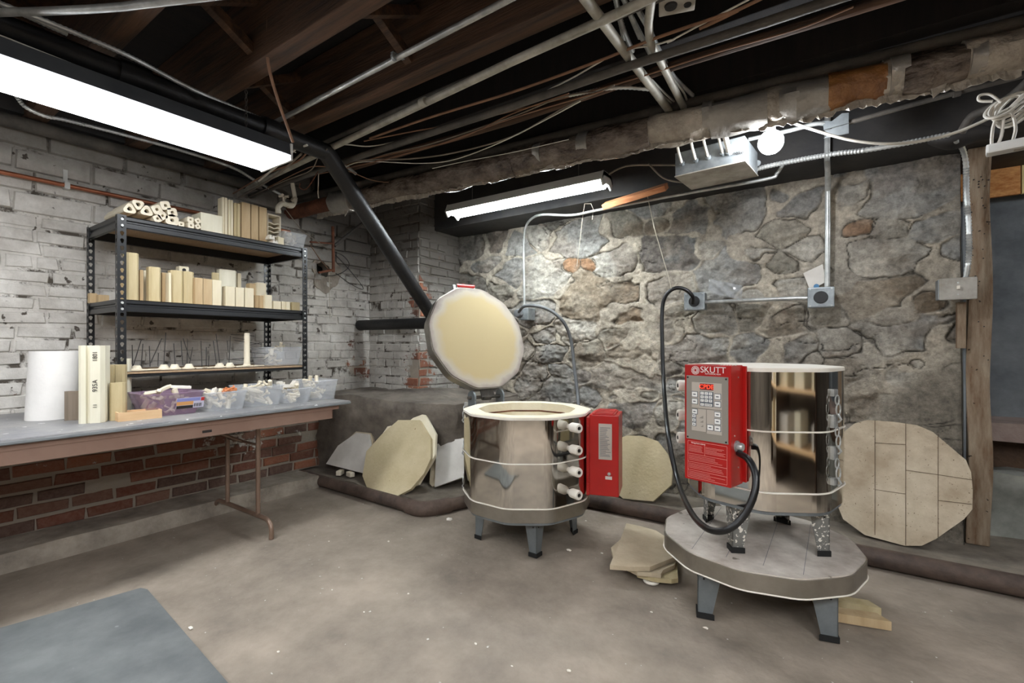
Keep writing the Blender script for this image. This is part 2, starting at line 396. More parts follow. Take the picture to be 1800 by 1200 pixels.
def hole_l(a, b, m): return ((a-HY)/(.13-m))**2+((b-HZc)/(.15-m))**2 < 1 or (abs(a-(2.02-Y0)) < .06-m and abs(b-1.39) < .045-m)
def lev_left(a, b):
    y = a+Y0; p = sst(.50, .72, b+.05*math.sin(y*5)+.06*math.sin(y*2.2+1))
    p = max(p, (.30+.14*math.sin(y*3.1+b*5)+.12*math.sin(y*7.3+2))*sst(.16, .4, b))
    for (cy, cz, s) in ((.62, .83, .10), (2.72, .95, .14), (2.7, 1.12, .10), (2.85, .85, .16)): p -= .55*math.exp(-((y-cy)**2+(b-cz)**2*3)/s**2)
    if b > 2.12: p = min(p, .9)
    g = .6*sst(2.0, 2.2, b)+.7*sst(2.0, 2.5, y)*sst(1.6, 1.85, b)  # far upper end darker: shade of the overhead beams put into the colour
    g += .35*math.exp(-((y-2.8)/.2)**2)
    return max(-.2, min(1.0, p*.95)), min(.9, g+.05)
brick_wall('wall_left', Vector((XL, Y0, .09)), Vector((0, 1, 0)), Vector((1, 0, 0)), YA-Y0, 2.46, lambda a, b: lev_left(a, b+.09), hole=lambda a, b, m: hole_l(a, b+.09, m))
bm = bmn(); box(bm, XL-.5, XL-.12, Y0, 4.4, 0, 2.62); box(bm, XL-.3, 2.8, 4.35, 4.4, 0, 2.62)
struct('wall_core', bm, 'hole')  # near-black core paints the unlit depth of the wall hole
def lev_a(a, b):
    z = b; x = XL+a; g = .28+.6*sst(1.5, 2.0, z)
    p = .84-.62*sst(XB-.16, XB-.03, x)*(math.exp(-((z-1.5)/.22)**2)+.9*math.exp(-((z-.85)/.22)**2))-.22*sst(XB-.45, XB-.1, x)*math.exp(-((z-.85)/.2)**2)
    return max(0, p), min(.9, g)
brick_wall('wall_pier_front', Vector((XL, YA, 0)), Vector((1, 0, 0)), Vector((0, -1, 0)), XB-XL, 2.6, lev_a)
def lev_b(a, b):
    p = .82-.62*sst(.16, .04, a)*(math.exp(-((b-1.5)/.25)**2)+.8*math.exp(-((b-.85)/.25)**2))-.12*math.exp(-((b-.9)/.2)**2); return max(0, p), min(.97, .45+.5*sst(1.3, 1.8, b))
brick_wall('wall_pier_side', Vector((XB, YA, 0)), Vector((0, 1, 0)), Vector((1, 0, 0)), YB-YA+.05, 2.6, lev_b)

# rubble stone wall as one relief
seeds = '''840 440 1.0 6|835 500 1 6|872 428 .9 6|858 465 1.1 1|892 485 1 1|830 545 1 6|880 505 .8 3|915 430 1 1|960 490 1.6 2|945 415 1.1 2|1035 420 1.7 1|985 375 1 6
1098 395 1.3 3|1160 355 1.2 1|1165 388 .8 3|1215 385 1.5 1|1300 372 1.8 1|1085 460 1.7 2|1172 452 2 0|1290 480 2.1 1|1180 515 1.5 2|1060 525 2.6 4|1000 475 .6 5|1035 470 .5 5|945 555 1 1
1240 440 1 2|1100 560 1.4 4|1010 590 1.5 2|960 590 1 1|1090 598 1.6 3|1180 590 1.1 2|1200 550 .9 3|1260 565 1.4 2|1330 560 1.6 3|918 612 1.2 1|970 618 1.3 1|1030 618 1.5 3|1108 618 1.7 3|1215 612 2.0 1
1320 610 1.6 1|940 662 1.3 1|988 648 1 1|1100 668 2.2 2|1032 660 .6 1|1182 645 .8 0|980 692 1.6 1|1045 702 1.2 1|1085 697 .7 2|1135 698 .7 3|1195 678 .9 1|1110 725 1.5 1|1170 735 1 2|1010 735 1.2 1
900 590 .9 6|905 645 1 6|880 700 1 6|1415 350 1.3 1|1370 405 1.2 3|1390 345 1 1|1575 335 2.3 1|1490 345 1.3 2|1500 402 1 5|1560 400 1.1 2|1540 455 2.1 2|1430 440 1.3 2|1380 460 1.3 3|1545 520 2.5 4|1650 400 1.1 1|1640 530 1 4
1690 440 .9 1|1380 505 1.5 2|1370 570 1.5 3|1450 560 1.4 2|1580 590 2.4 1|1480 610 1.5 1|1680 590 1.1 6|1400 620 1.6 1|1500 660 1.5 3|1580 665 1.5 2|1560 700 1.3 3|1620 640 1 2|1660 650 1.2 1
1230 680 1.3 1|1300 690 1.4 3|1250 760 1.4 1|1340 760 1.6 1|1420 700 1.5 1|1440 790 1.6 1|1200 800 1.4 1|1300 850 1.5 1|1100 790 1.6 1|1000 800 1.6 1|1060 860 1.6 1|900 760 1.3 6|930 820 1.4 6|1540 800 1.8 1|1450 480 1 2|1330 440 1.2 2|1330 520 1.1 2'''
SC = []
pal = [lin('71767a'), lin('9a9a99'), lin('aeaba5'), lin('94907a'[:4]+'87'), lin('8f8374'), lin('9a7a61'), lin('7c7975')]
for t in seeds.replace('\n', '|').split('|'):
    a, b, s, k = t.split(); p = ay(float(a), float(b), YB); c = np.array(pal[int(k)][:3])*random.uniform(.85, 1.12)
    SC.append((p.x, p.z, float(s)*random.uniform(.92, 1.08), c))
nx, nz = 560, 330; Xs = np.linspace(XB-.02, .545, nx); Zs = np.linspace(0, 2.13, nz); gx, gz = np.meshgrid(Xs, Zs, indexing='ij')
wx = gx+(fbm(gx, gz, 3.5, 3, 11)-.5)*.13; wz = gz+(fbm(gx, gz, 3.5, 3, 31)-.5)*.11
AN = [random.uniform(-.35, .35) for s in SC]
D = np.stack([(np.abs((wx-s[0]+(wz-s[1])*k)/(1.25*s[2]))**2.8+np.abs((wz-s[1]-(wx-s[0])*k*.4)/(.8*s[2]))**2.8)**(1/2.8) for s, k in zip(SC, AN)])
idx = np.argsort(D, axis=0)[:2]; d1 = np.take_along_axis(D, idx[:1], 0)[0]; d2 = np.take_along_axis(D, idx[1:2], 0)[0]
e = (d2-d1)
edge = e+(fbm(gx, gz, 14, 3, 5)-.5)*.035
mwid = .005+.060*np.clip((fbm(gx, gz, 4, 3, 17)-.46)*4, 0, 1)
st = np.clip((edge-mwid)/.010, 0, 1); st = st*st*(3-2*st)
dome = np.clip((edge-mwid)/.10, 0, 1)**.6
amp = np.array([random.uniform(.5, 1.15) for s in SC])[idx[0]]
tx = np.array([random.uniform(-.16, .16) for s in SC])[idx[0]]; tz = np.array([random.uniform(-.3, .1) for s in SC])[idx[0]]
sx_ = np.array([s[0] for s in SC])[idx[0]]; sz_ = np.array([s[1] for s in SC])[idx[0]]
rough = (fbm(gx, gz, 9, 6, 71)-.5); ridg = np.abs(fbm(gx*.7, gz*1.7, 6, 6, 91)-.5); fine = fbm(gx, gz, 38, 3, 201)-.5
h = .014+st*(-.004+.020*dome)*amp+st*((gx-sx_)*tx+(gz-sz_)*tz)*.22+rough*(.035+.03*st)-ridg*.07*st+fine*.008
ck = np.clip(1-np.abs(edge-mwid)/.0075, 0, 1)*np.clip((fbm(gx, gz, 3.5, 3, 55)-.46)*9, 0, 1)
# second family of cracks running through the stones
c2 = np.clip(1-np.abs(fbm(gx*.6, gz*1.5, 4.5, 4, 303)-.5)/.007, 0, 1)*np.clip((fbm(gx, gz, 2.3, 2, 404)-.56)*9, 0, 1)
crack = np.maximum(ck, c2)
plaster = np.clip((fbm(gx, gz, 1.6, 3, 77)-.52)*7, 0, 1)*np.clip((gx+1.2)/1.2, 0, 1)*.7
h = h*(1-plaster)+plaster*(.03+rough*.03)
h -= crack*.024
ap = np.clip((gx-(-.05)-(gz-.55)*.9)*9, 0, 1)*np.clip((1.15-gz)*5, 0, 1)*np.clip((gx-.0)*4, 0, 1); ap = np.maximum(ap, np.clip((.42-gz)*5, 0, 1))
h = h*(1-ap)+ap*(.04+rough*.02)
bat = np.clip((.75-gz)/.75, 0, 1)*.07; h += bat
cols = np.array([s[3] for s in SC])[idx[0]]; mort = np.array(lin('b8b0a4')[:3])
K = st[..., None]*(1-.6*plaster[..., None])*(1-ap[..., None]); cc = cols*K+mort*(1-K)
cc = cc*(1-.8*plaster[..., None]*(1-K))+np.array(lin('96938e')[:3])*.8*plaster[..., None]*(1-K)
cc = cc*(1-ap[..., None])+np.array(lin('857f76')[:3])*ap[..., None]
warm = np.clip((fbm(gx, gz, 3.2, 4, 123)-.52)*8, 0, 1)[..., None]*.30*K; cc = cc*(1-warm)+np.array(lin('7d624a')[:3])*warm
dust = np.clip((fbm(gx, gz, 7, 5, 223)-.5)*6, 0, 1)[..., None]*.3*K; cc = cc*(1-dust)+mort*dust
dark = np.clip((.5-fbm(gx, gz, 6, 5, 323))*6, 0, 1)[..., None]*.2*K; cc = cc*(1-dark)+np.array(lin('5a5854')[:3])*dark
edge_dark = (np.clip((-2.1-gx)/.6, 0, 1)*.45+np.clip((gz-1.95)/.2, 0, 1)*.4)[..., None]; cc = cc*(1-edge_dark)+np.array(lin('4a4744')[:3])*edge_dark  # darker towards the left end and along the top
cc = cc*(1-.85*crack[..., None])
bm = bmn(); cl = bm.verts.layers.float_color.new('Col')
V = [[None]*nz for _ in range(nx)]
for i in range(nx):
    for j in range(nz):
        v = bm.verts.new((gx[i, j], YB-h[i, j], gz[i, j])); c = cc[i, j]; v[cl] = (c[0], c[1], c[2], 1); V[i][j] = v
for i in range(nx-1):
    for j in range(nz-1): bm.faces.new((V[i][j], V[i+1][j], V[i+1][j+1], V[i][j+1]))
a = [bm.verts.new(p) for p in ((.56, YB+.4, 0), (.56, YB+.4, 2.13))]; bm.faces.new((V[nx-1][0], a[0], a[1], V[nx-1][nz-1]))
for v in a: v[cl] = (.15, .14, .13, 1)
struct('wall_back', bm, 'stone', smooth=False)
for p in bpy.data.objects['wall_back'].data.polygons: p.use_smooth = True

# wall beyond the post
def rough_block(name, x0, x1, y0, y1, z0, z1, m, amp=.03, sub=24, seed=1):
    bm = bmn(); box(bm, x0, x1, y0, y1, z0, z1); bmesh.ops.subdivide_edges(bm, edges=bm.edges[:], cuts=sub, use_grid_fill=True)
    P = np.array([v.co for v in bm.verts]); q = (fbm(P[:, 0]+P[:, 1]*.7, P[:, 2]+P[:, 1]*.6, 5, 4, seed)-.5)*2*amp; q2 = (fbm(P[:, 0]-P[:, 1]*.7+5, P[:, 2]+3, 5, 4, seed+9)-.5)*2*amp
    for v, a, b in zip(bm.verts, q, q2): v.co.y += a; v.co.z += b*.6
    return struct(name, bm, m, smooth=True)
rough_block('wall_beyond', .5, 2.7, 3.95, 4.1, .6, 2.6, 'bluew', .02, 20, 4)
rough_block('trim_1', .56, 2.7, 3.62, 4.1, .585, .685, 'pinkst', .012, 14, 5)
rough_block('trim_2', .56, 2.7, 3.78, 4.1, .38, .59, 'browns', .03, 14, 6)
rough_block('trim_3', .57, 2.7, 3.60, 4.1, 0, .41, 'rocks', .04, 18, 7)
bm = bmn(); box(bm, .6, 2.7, 3.90, 3.93, 2.0, 2.6); struct('trim_4', bm, 'beam')
bm = bmn(); box(bm, .60, .865, 3.86, 3.885, 1.97, 2.13); tag(obj('strand_board_panel', bm, 'osb'), 'orange strand board panel over the blue grey wall beside the post', 'panel')
bm = bmn(); box(bm, .87, 1.9, 3.86, 3.885, 1.97, 2.2); tag(obj('board_panel', bm, 'yellow'), 'pale yellow board at the right frame edge beside strand board', 'panel')
# ledges
def slab_poly(name, pts, z0, z1, m, amp=.01, seed=0):
    bm = bmn(); prism(bm, pts, z0, z1); bmesh.ops.subdivide_edges(bm, edges=[e for e in bm.edges], cuts=10, use_grid_fill=True)
    bmesh.ops.triangulate(bm, faces=[f for f in bm.faces if len(f.verts) > 4])
    for _ in range(3):
        es = [e for e in bm.edges if e.calc_length() > .10]
        if not es: break
        bmesh.ops.subdivide_edges(bm, edges=es, cuts=1); bmesh.ops.triangulate(bm, faces=[f for f in bm.faces if len(f.verts) > 4])
    P = np.array([v.co for v in bm.verts]); q = (fbm(P[:, 0], P[:, 1], 6, 4, seed)-.5)*2*amp
    for v, a in zip(bm.verts, q):
        if v.co.z > z0+.001: v.co.z += a; v.co.y += a*.8
    return struct(name, bm, m, smooth=True)
slab_poly('trim_5', [(XL, -2.6), (-3.36, -2.6), (-3.33, 2.2), (XL, 2.2)], -.01, .095, 'curb', .008, 21)
slab_poly('trim_6', [(XL-.05, 2.26), (-2.14, 2.26), (-2.06, 3.02), (2.6, 3.02), (2.6, 3.75), (XL-.05, 3.5)], -.01, .075, 'ledge', .010, 22)
bm = bmn(); nA, nB = 26, 12
top = lambda x, y: .665+.035*sst(-2.6, -3.5, x)+.02*(vnoise(np.array([x]), np.array([y]), 7, 5)[0]-.5)
Bc = (-2.43, 2.62); pth = [(-3.68, 2.36)]+[(-3.68+(Bc[0]+3.68)*t/14, 2.36+(Bc[1]-2.36)*t/14) for t in range(1, 14)]+[Bc, (-2.36, 2.69), (-2.33, 2.9), (-2.3, 3.2), (-2.28, 3.5)]
cols_ = []
for (x, y) in pth:
    colv = []
    dx, dy = (0, -1) if x < -2.44 else (1, 0)
    for k in range(nB+1):
        z = -.01+(top(x, y)+.01)*k/nB; w = .03*(vnoise(np.array([x*1.0+y]), np.array([z]), 9, 8)[0]-.5)+(.012 if z > .47 else 0)-(.02 if k == nB else 0)
        colv.append(bm.verts.new((x+dx*w, y+dy*w, z)))
    cols_.append(colv)
for a, b in zip(cols_, cols_[1:]):
    for k in range(nB): bm.faces.new((a[k], b[k], b[k+1], a[k+1]))
tp = [c[-1] for c in cols_]; back = [bm.verts.new((-3.7, 3.5, .72))]
nT = len(tp); rows_ = [tp]
for s in range(1, 7):
    row = []
    for i, v in enumerate(tp):
        tx_, ty_ = v.co.x+(-2.9-v.co.x)*.0*s/6, v.co.y+(3.5-v.co.y)*s/6
        z = top(tx_, ty_)+.03*s/6+ (.045*max(0, 1-((tx_+2.95)**2+(ty_-2.95)**2)*9))
        row.append(bm.verts.new((tx_, ty_, z)))
    rows_.append(row)
for a, b in zip(rows_, rows_[1:]):
    for i in range(nT-1): bm.faces.new((a[i], a[i+1], b[i+1], b[i]))
bmesh.ops.subdivide_edges(bm, edges=bm.edges[:], cuts=1, use_grid_fill=True)
for v in bm.verts: v.co += Vector((random.uniform(-1, 1), random.uniform(-1, 1), random.uniform(-1, 1)))*.004
struct('trim_7', bm, 'plinth', smooth=True)
# sill beam over the stone wall
bm = bmn(); box(bm, -3.0, 2.6, 3.1, 3.9, 2.13, 2.62, .006); struct('trim_8', bm, 'beam')
bm = bmn(); box(bm, XL-.1, XL+.1, -2.6, 2.0, 2.32, 2.5); struct('trim_9', bm, 'beam')
# joists, each a timber of its own
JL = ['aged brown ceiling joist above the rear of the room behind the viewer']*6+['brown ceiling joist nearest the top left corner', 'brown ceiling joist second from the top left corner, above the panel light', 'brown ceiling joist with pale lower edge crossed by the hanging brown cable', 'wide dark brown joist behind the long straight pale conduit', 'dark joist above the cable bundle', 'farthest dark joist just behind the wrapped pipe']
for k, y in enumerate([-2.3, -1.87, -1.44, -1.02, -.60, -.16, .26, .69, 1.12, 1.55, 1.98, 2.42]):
    bm = bmn(); box(bm, -3.7, 2.7, y-.085, y, 2.30, 2.615, .005)
    P = [v for v in bm.verts]
    o = tag(obj('ceiling_joist', bm, 'joist' if k < 10 else 'joistd'), JL[k], 'joist', None if k > 5 else 'joists behind the viewer')  # last two near black: shade of the unlit ceiling put into the colour
for (x, y0, y1, bn) in ((-2.05, .69, 1.04, 'left of the hanging brown cable'), (-1.55, 1.12, 1.47, 'above the upper long pale conduit'), (-2.75, .26, .61, 'in the top left corner'), (-2.45, 1.12, 1.47, 'above the end of the panel light')):
    for s in (0, 1):
        bm = bmn(); a = Vector((x, y0+.0, 2.36 if s else 2.56)); b = Vector((x, y1, 2.56 if s else 2.36)); d, p, q, l = frame(a, b)
        box(bm, -.02, .02, 0, l, -.02, .02, .003, Matrix.Translation(a+Vector((s*.045, 0, 0))) @ Matrix.Rotation(math.atan2(b.z-a.z, b.y-a.y), 4, 'X'))
        tag(obj('bridging_strut', bm, 'joist'), 'wooden bridging strut %s, %s of the crossed pair' % (bn, ('rising', 'falling')[s]), 'strut', 'bridging struts between joists')
# post at end of the stone wall
pb = az(1722, 930, .075)
t = thing('wooden_post', 'weathered square timber post with nail holes standing at right end of stone wall', 'post', (.607, 3.42, .078))
bm = bmn(); box(bm, -.046, .046, -.05, .05, 0, 2.05, .008); bmesh.ops.subdivide_edges(bm, edges=[e for e in bm.edges if e.calc_length() > 1], cuts=30)
for v in bm.verts: v.co.x += .006*math.sin(v.co.z*7+v.co.y*30); v.co.y += .004*math.sin(v.co.z*11)
obj('shaft', bm, 'post', t)
bm = bmn()
for k in range(26):
    x, z = random.uniform(-.035, .035), random.uniform(.9, 2.0); lathe(bm, [(.0028, -.004), (.0028, .004)], 8, Matrix.Translation((x, -.052, z)) @ Matrix.Rotation(PI/2, 4, 'X'))
obj('nail_holes', bm, 'ink', t)
bm = bmn(); box(bm, -.060, -.049, -.045, -.03, .35, 2.0, .002); obj('edge_strip', bm, 'bluew', t, label='thin pale metal strip along the post')
bm = bmn(); p = ay(1690, 575, 3.36); box(bm, p.x-.02, p.x+.015, 3.335, 3.38, p.z-.11, p.z+.13, .004)
tag(obj('wood_block', bm, 'post'), 'short wooden nailing block under the switch box beside post', 'block')

# ---------------------------------------------------------------- lights and fixtures
def panel_light(loc, L_, w, m, label, ang=0, chains=True):
    t = thing('fluorescent_light', label, 'ceiling light', loc, ang)
    bm = bmn(); prism(bm, [(-w/2, 0), (-w/2+.01, .06), (w/2-.01, .06), (w/2, 0)], 0, L_)
    bmesh.ops.transform(bm, matrix=Matrix(((1, 0, 0, 0), (0, 0, 1, 0), (0, 1, 0, 0), (0, 0, 0, 1))), verts=bm.verts[:]); obj('housing', bm, 'housing', t)
    bm = bmn(); box(bm, -w/2+.008, w/2-.008, .012, L_-.012, -.022, -.001, .008); obj('diffuser', bm, m, t)
    for yc in (-.002, L_-.010): obj('end_cap', box(bmn(), -w/2, w/2, yc, yc+.012, -.026, .058, .003), 'white', t)
    if chains:
        for yy in (.2, L_-.2):
            bm = bmn(); top_ = 2.3-loc[2]
            n_ = int((top_-.055)/.018)
            for k in range(n_):
                tube(bm, [Vector((.095+.006*math.cos(a)*(k % 2), yy+.006*math.cos(a)*(1-k % 2), .06+k*.018+.010*math.sin(a))) for a in [2*PI*j/8 for j in range(9)]], .0015, 5, cap=False)
            obj('hanging_chain', bm, 'dpipe', t)
    return t
panel_light((-2.36, -1.12, 2.045), 2.44, .285, 'lamp', 'long bright fluorescent panel light hung over the shelf and table')
panel_light((-.6, -2.2, 2.16), 1.22, .3, 'fillr', 'added fill light panel farthest behind the viewer, seen only in kiln reflections')  # this and the next two are unseen panels added to brighten the room
panel_light((1.45, -.4, 2.16), 1.22, .3, 'fillr', 'added unseen fill light panel to the right of the viewer outside the frame')
panel_light((.5, -1.5, 2.16), 1.22, .3, 'fillr', 'added unseen fill light panel just behind the viewer outside the frame')
# strip light in front of the stone wall
Y2 = 2.78; a = ay(795, 372, Y2); b = ay(1068, 325, Y2); zf = (a.z+b.z)/2
t = thing('strip_light', 'open fluorescent strip light with bare tube hung above stone wall', 'ceiling light', (a.x, Y2, zf))
Lf = b.x-a.x
bm = bmn(); prism(bm, [(-.085, .0), (-.06, .055), (.06, .055), (.085, 0), (.08, -.003), (.05, .03), (-.05, .03), (-.08, -.003)], 0, Lf)
bmesh.ops.transform(bm, matrix=Matrix(((0, 0, 1, 0), (1, 0, 0, 0), (0, 1, 0, 0), (0, 0, 0, 1))), verts=bm.verts[:]); obj('reflector', bm, 'white', t)
for yy in (-.035, .035):
    bm = bmn(); tube(bm, [(.035, yy, -.008), (Lf-.035, yy, -.008)], .019, 14); obj('tube', bm, 'tube', t, smooth=True)
for xx in (0, Lf-.012):
    bm = bmn(); prism(bm, [(-.06, -.04), (-.085, .0), (-.06, .057), (.06, .057), (.085, 0), (.06, -.04), (.02, -.012), (-.02, -.012)], xx, xx+.012)
    bmesh.ops.transform(bm, matrix=Matrix(((0, 0, 1, 0), (1, 0, 0, 0), (0, 1, 0, 0), (0, 0, 0, 1))), verts=bm.verts[:]); obj('socket_end', bm, 'white', t)
for xx in (.2, Lf-.2):
    bm = bmn(); tube(bm, [(xx, 0, .05), (xx, 0, 2.32-zf)], .003, 6); obj('hanger', bm, 'dpipe', t)
# bulb
pbu = ay(1355, 250, 2.42)
t = thing('bare_bulb', 'glowing bare light bulb in a clear lamp holder beside the metal junction box', 'light bulb', pbu)
bm = bmn(); bmesh.ops.create_uvsphere(bm, u_segments=24, v_segments=14, radius=.052); obj('glass', bm, 'bulb', t, smooth=True)
bm = bmn(); lathe(bm, [(.018, .042), (.02, .05), (.018, .075), (.028, .08), (.03, .10), (.012, .11)], 20); obj('socket', bm, 'ceramic', t, smooth=True)
bm = bmn()
for k in range(7):
    an = 2*PI*k/7; tube(bm, [(.03*math.cos(an), .03*math.sin(an), .1), (.036*math.cos(an), .036*math.sin(an), .15)], .002, 5)
tube(bm, [(0, 0, .10), (0, 0, 2.32-pbu.z)], .008, 8); obj('stem', bm, 'emt', t)
t = thing('bare_bulb', 'bare bulb lighting the passage beyond the post, outside right frame edge', 'light bulb', (1.75, 3.1, 2.1))
bm = bmn(); bmesh.ops.create_uvsphere(bm, u_segments=24, v_segments=14, radius=.052); obj('glass', bm, 'bulb', t, smooth=True)
bm = bmn(); lathe(bm, [(.018, .042), (.028, .06), (.028, .09), (.010, .10), (.008, .2)], 16); obj('socket', bm, 'ceramic', t, smooth=True)
# ---------------------------------------------------------------- overhead pipes and cables
def pipe(name, label, cat, pts, r, m, group=None, couple=None, sp=False, seg=14):
    P = [Vector(p) for p in pts]; P2 = spline(P) if sp else P
    t = obj(name, tube(bmn(), P2, r, seg), m, smooth=True); tag(t, label, cat, group)
    if couple:
        for f in couple:
            i = 0; a, b = P[0], P[-1]; c = a.lerp(b, f); d = (b-a).normalized()
            obj('coupling', tube(bmn(), [c-d*r*1.1, c+d*r*1.1], r*1.22, seg), m, t, smooth=True)
    return t
pipe('black_drain_pipe', 'fat black iron drain pipe running under the joists along the panel light', 'pipe', [(-2.40, -2.5, 2.235), (-2.395, 1.64, 2.205)], .048, 'blackpipe', couple=[.78, .92])
pipe('diagonal_drain_pipe', 'black drain pipe sloping down diagonally to behind the round kiln lid', 'pipe', [(-2.393, 1.62, 2.21), (-2.66, 2.77, 1.325)], .05, 'blackpipe')
pipe('drain_stub_pipe', 'short horizontal black drain pipe from brick corner to the kiln lid', 'pipe', [(-3.60, 2.79, 1.29), (-2.66, 2.79, 1.285)], .047, 'blackpipe')
pipe('wall_service_pipe', 'grey dusty pipe along the top of the white brick wall', 'pipe', [(-3.5, -2.5, 2.262), (-3.5, 1.75, 2.262)], .035, 'dpipe')
t = pipe('copper_pipe', 'thin copper water pipe clipped across the white brick wall', 'pipe', [(-3.568, -2.5, 2.005), (-3.568, 2.1, 2.005)], .012, 'copper')
for px_ in (117,):
    p = ax(px_, 320, -3.575); bm = bmn(); box(bm, -3.602, -3.555, p.y-.012, p.y+.012, 1.985, 2.025, .003); box(bm, -3.602, -3.596, p.y-.010, p.y+.010, 2.02, 2.10, .001); obj('pipe_strap', bm, 'white', t)
# wrapped pipe
A, B_ = Vector((-3.62, 2.13, 2.165)), Vector((1.6, 2.49, 2.165))
t = thing('insulated_pipe', 'large insulated pipe wrapped in torn brown plastic running along the beam', 'pipe', A)
def wseg(name, f0, f1, m, r=.066, seed=0, sag=.0):
    n = max(6, int((f1-f0)*90)); a, b = (B_-A)*f0, (B_-A)*f1
    bm = bmn(); pts = [a.lerp(b, i/n) for i in range(n+1)]
    tube(bm, pts, r, 22); P = np.array([v.co for v in bm.verts]); q = fbm(P[:, 0]*1.2, P[:, 2]*3+P[:, 1]*3, 6, 4, seed)-.5
    for v, k in zip(bm.verts, q):
        c = a.lerp(b, 0); rr = Vector((0, v.co.y-(a.y+(b.y-a.y)*((v.co.x-a.x)/(b.x-a.x+1e-9))), v.co.z)); rr.normalize()
        v.co += rr*k*.030
        if rr.z < -.6: v.co.z -= sag*max(0, .4+k*2)
    o = obj(name, bm, m, t, smooth=True); return o
def fx(px_):  # fraction along the pipe at an image column
    d = ray(px_, 600); d.z = 0; k = (A.x*d.y-A.y*d.x)/((A.x-B_.x)*d.y-(A.y-B_.y)*d.x); return k
wseg('bare_section', 0, fx(590), 'rust', .05, 1)
wseg('end_collar', fx(588), fx(622), 'tape', .078, 2, .02)
ks = [610, 905, 975, 1050, 1140, 1250, 1345, 1370, 1400, 1455, 1550, 1585, 1690, 1760]
ms = ['wrap', 'wrap', 'wrap', 'wrap', 'wrapl', 'tape', 'wrapl', 'tape', 'tape', 'wrapo', 'wrapl', 'wrap', 'wrapl']
for i in range(len(ks)-1): wseg('wrap_section', fx(ks[i]), fx(ks[i+1])+.002, ms[i] if i not in (3,) else 'wrap', .067+.002*(i % 2), 10+i, .022)
wseg('wrap_section', fx(1760), 1, 'wrapl', .067, 40, .02)
for k_, px_ in enumerate((945, 1020, 1238, 1562, 1700)): wseg('tape_band', fx(px_), fx(px_)+.008+.003*(k_ % 2), 'tape', .074, 60+k_)
# torn plastic fringe below the pipe
bm = bmn(); random.seed(3)
fa, fb = fx(560), fx(1795); n = 260; prev = None
for i in range(n+1):
    f = fa+(fb-fa)*i/n; p = (B_-A)*f; hang = .012+.03*abs(vnoise(np.array([f*40]), np.array([1.]), 1.6, 4)[0])+(.02*random.random() if f > fx(1330) else 0)
    a = bm.verts.new(p+Vector((0, -.012, -.055))); b = bm.verts.new(p+Vector((0, -.02+.02*random.random(), -.062-hang)))
    c = bm.verts.new(p+Vector((0, .002, -.055))); d = bm.verts.new(b.co+Vector((0, .003, 0)))
    if prev:
        for u, v in (((0, 1)), ((2, 3)), ((1, 3))): bm.faces.new((prev[u], prev[v], (a, b, c, d)[v], (a, b, c, d)[u]))
    prev = (a, b, c, d)
obj('torn_plastic_fringe', bm, 'wrapl', t, label='pale torn plastic hanging under the wrap')
for (q, w_) in (((615, 378), .0), ((1650, 152), .0)):
    p = ay(q[0], q[1], 2.28)-A; bm = bmn(); top_ = (B_-A)*fx(q[0])+Vector((0, -.03, -.05))
    for k in range(1): plate(bm, [top_+Vector((-.03, 0, 0)), top_+Vector((.03, 0, 0)), top_+Vector((.012, 0, -.05)), top_+Vector((-.02, .0, -.075))], Vector((0, -1, 0)), .003)
    obj('plastic_flap', bm, 'wrapl', t)
pipe('steam_pipe', 'dark iron pipe running directly above the plastic wrapped pipe', 'pipe', [(-3.6, 2.15, 2.268), (1.6, 2.52, 2.268)], .028, 'dpipe', couple=[.55])
LC = 'dusty grey cable strung below the joists beside other cables'; G = 'cables strung under the joists'
def zz(l, z=2.24):       # runs that leave the view carry on to the far side of the room
    P = [az(p[0], p[1], p[2] if len(p) > 2 else z) for p in l]
    def ext(a, b):
        d = (b-a); d.z = 0; d.normalize(); t = 3.0
        if d.x > 0: t = min(t, (2.6-b.x)/d.x)
        if d.x < 0: t = min(t, (b.x+3.5)/-d.x)
        if d.y < 0: t = min(t, (b.y+2.6)/-d.y)
        if d.y > 0: t = min(t, (2.9-b.y)/d.y)
        return b+d*max(t, .02)
    if l[-1][1] < -7: P.append(ext(P[-2], P[-1]))
    if l[0][1] < -7 or l[0][0] < -20: P.insert(0, ext(P[1], P[0]))
    return P
pipe('grey_conduit', 'pale conduit crossing the top left corner of ceiling over panel light', 'conduit', zz([(-60, 24, 2.2), (0, 22, 2.2), (190, 14, 2.2), (420, -12, 2.2)]), .0125, 'emt', sp=True)
t = tag(obj('flexible_conduit', flex(bmn(), zz([(-40, -12), (0, 6), (100, 45), (225, 98), (340, 158), (450, 205), (530, 240), (560, 258), (600, 285), (625, 305)], 2.24), .0075), 'emt', smooth=True), 'ribbed metal flexible conduit running diagonally above the fat black pipe', 'conduit')
tag(obj('flexible_conduit', flex(bmn(), [ax(28, 168, -3.3), ax(45, 188, -3.3), ax(80, 204, -3.3), ax(120, 212, -3.3), ax(230, 240, -3.3), ax(330, 268, -3.3), ax(410, 295, -3.3), ax(450, 318, -3.3), ax(500, 345, -3.3)], .008), 'emt', smooth=True), 'ribbed metal flexible conduit sagging below the panel light by the brick wall', 'conduit')
pipe('housing_edge_line', 'thin pale line added for the bright top edge of the panel light housing', 'wire', zz([(0, 62), (215, 147), (330, 190), (430, 232), (520, 268)], 2.12), .0025, 'cablew', seg=6)  # added thin tube drawing the bright top edge of the light housing
pipe('brown_cable', 'brown cable hanging from the joists in front of the cable bundle', 'cable', [ad(474, -25, 1.95), ad(471, 60, 1.95), ad(472, 115, 1.98), ad(490, 180, 2.1), ad(505, 222, 2.2), ad(515, 250, 2.25)], .0065, 'cableb', sp=True)
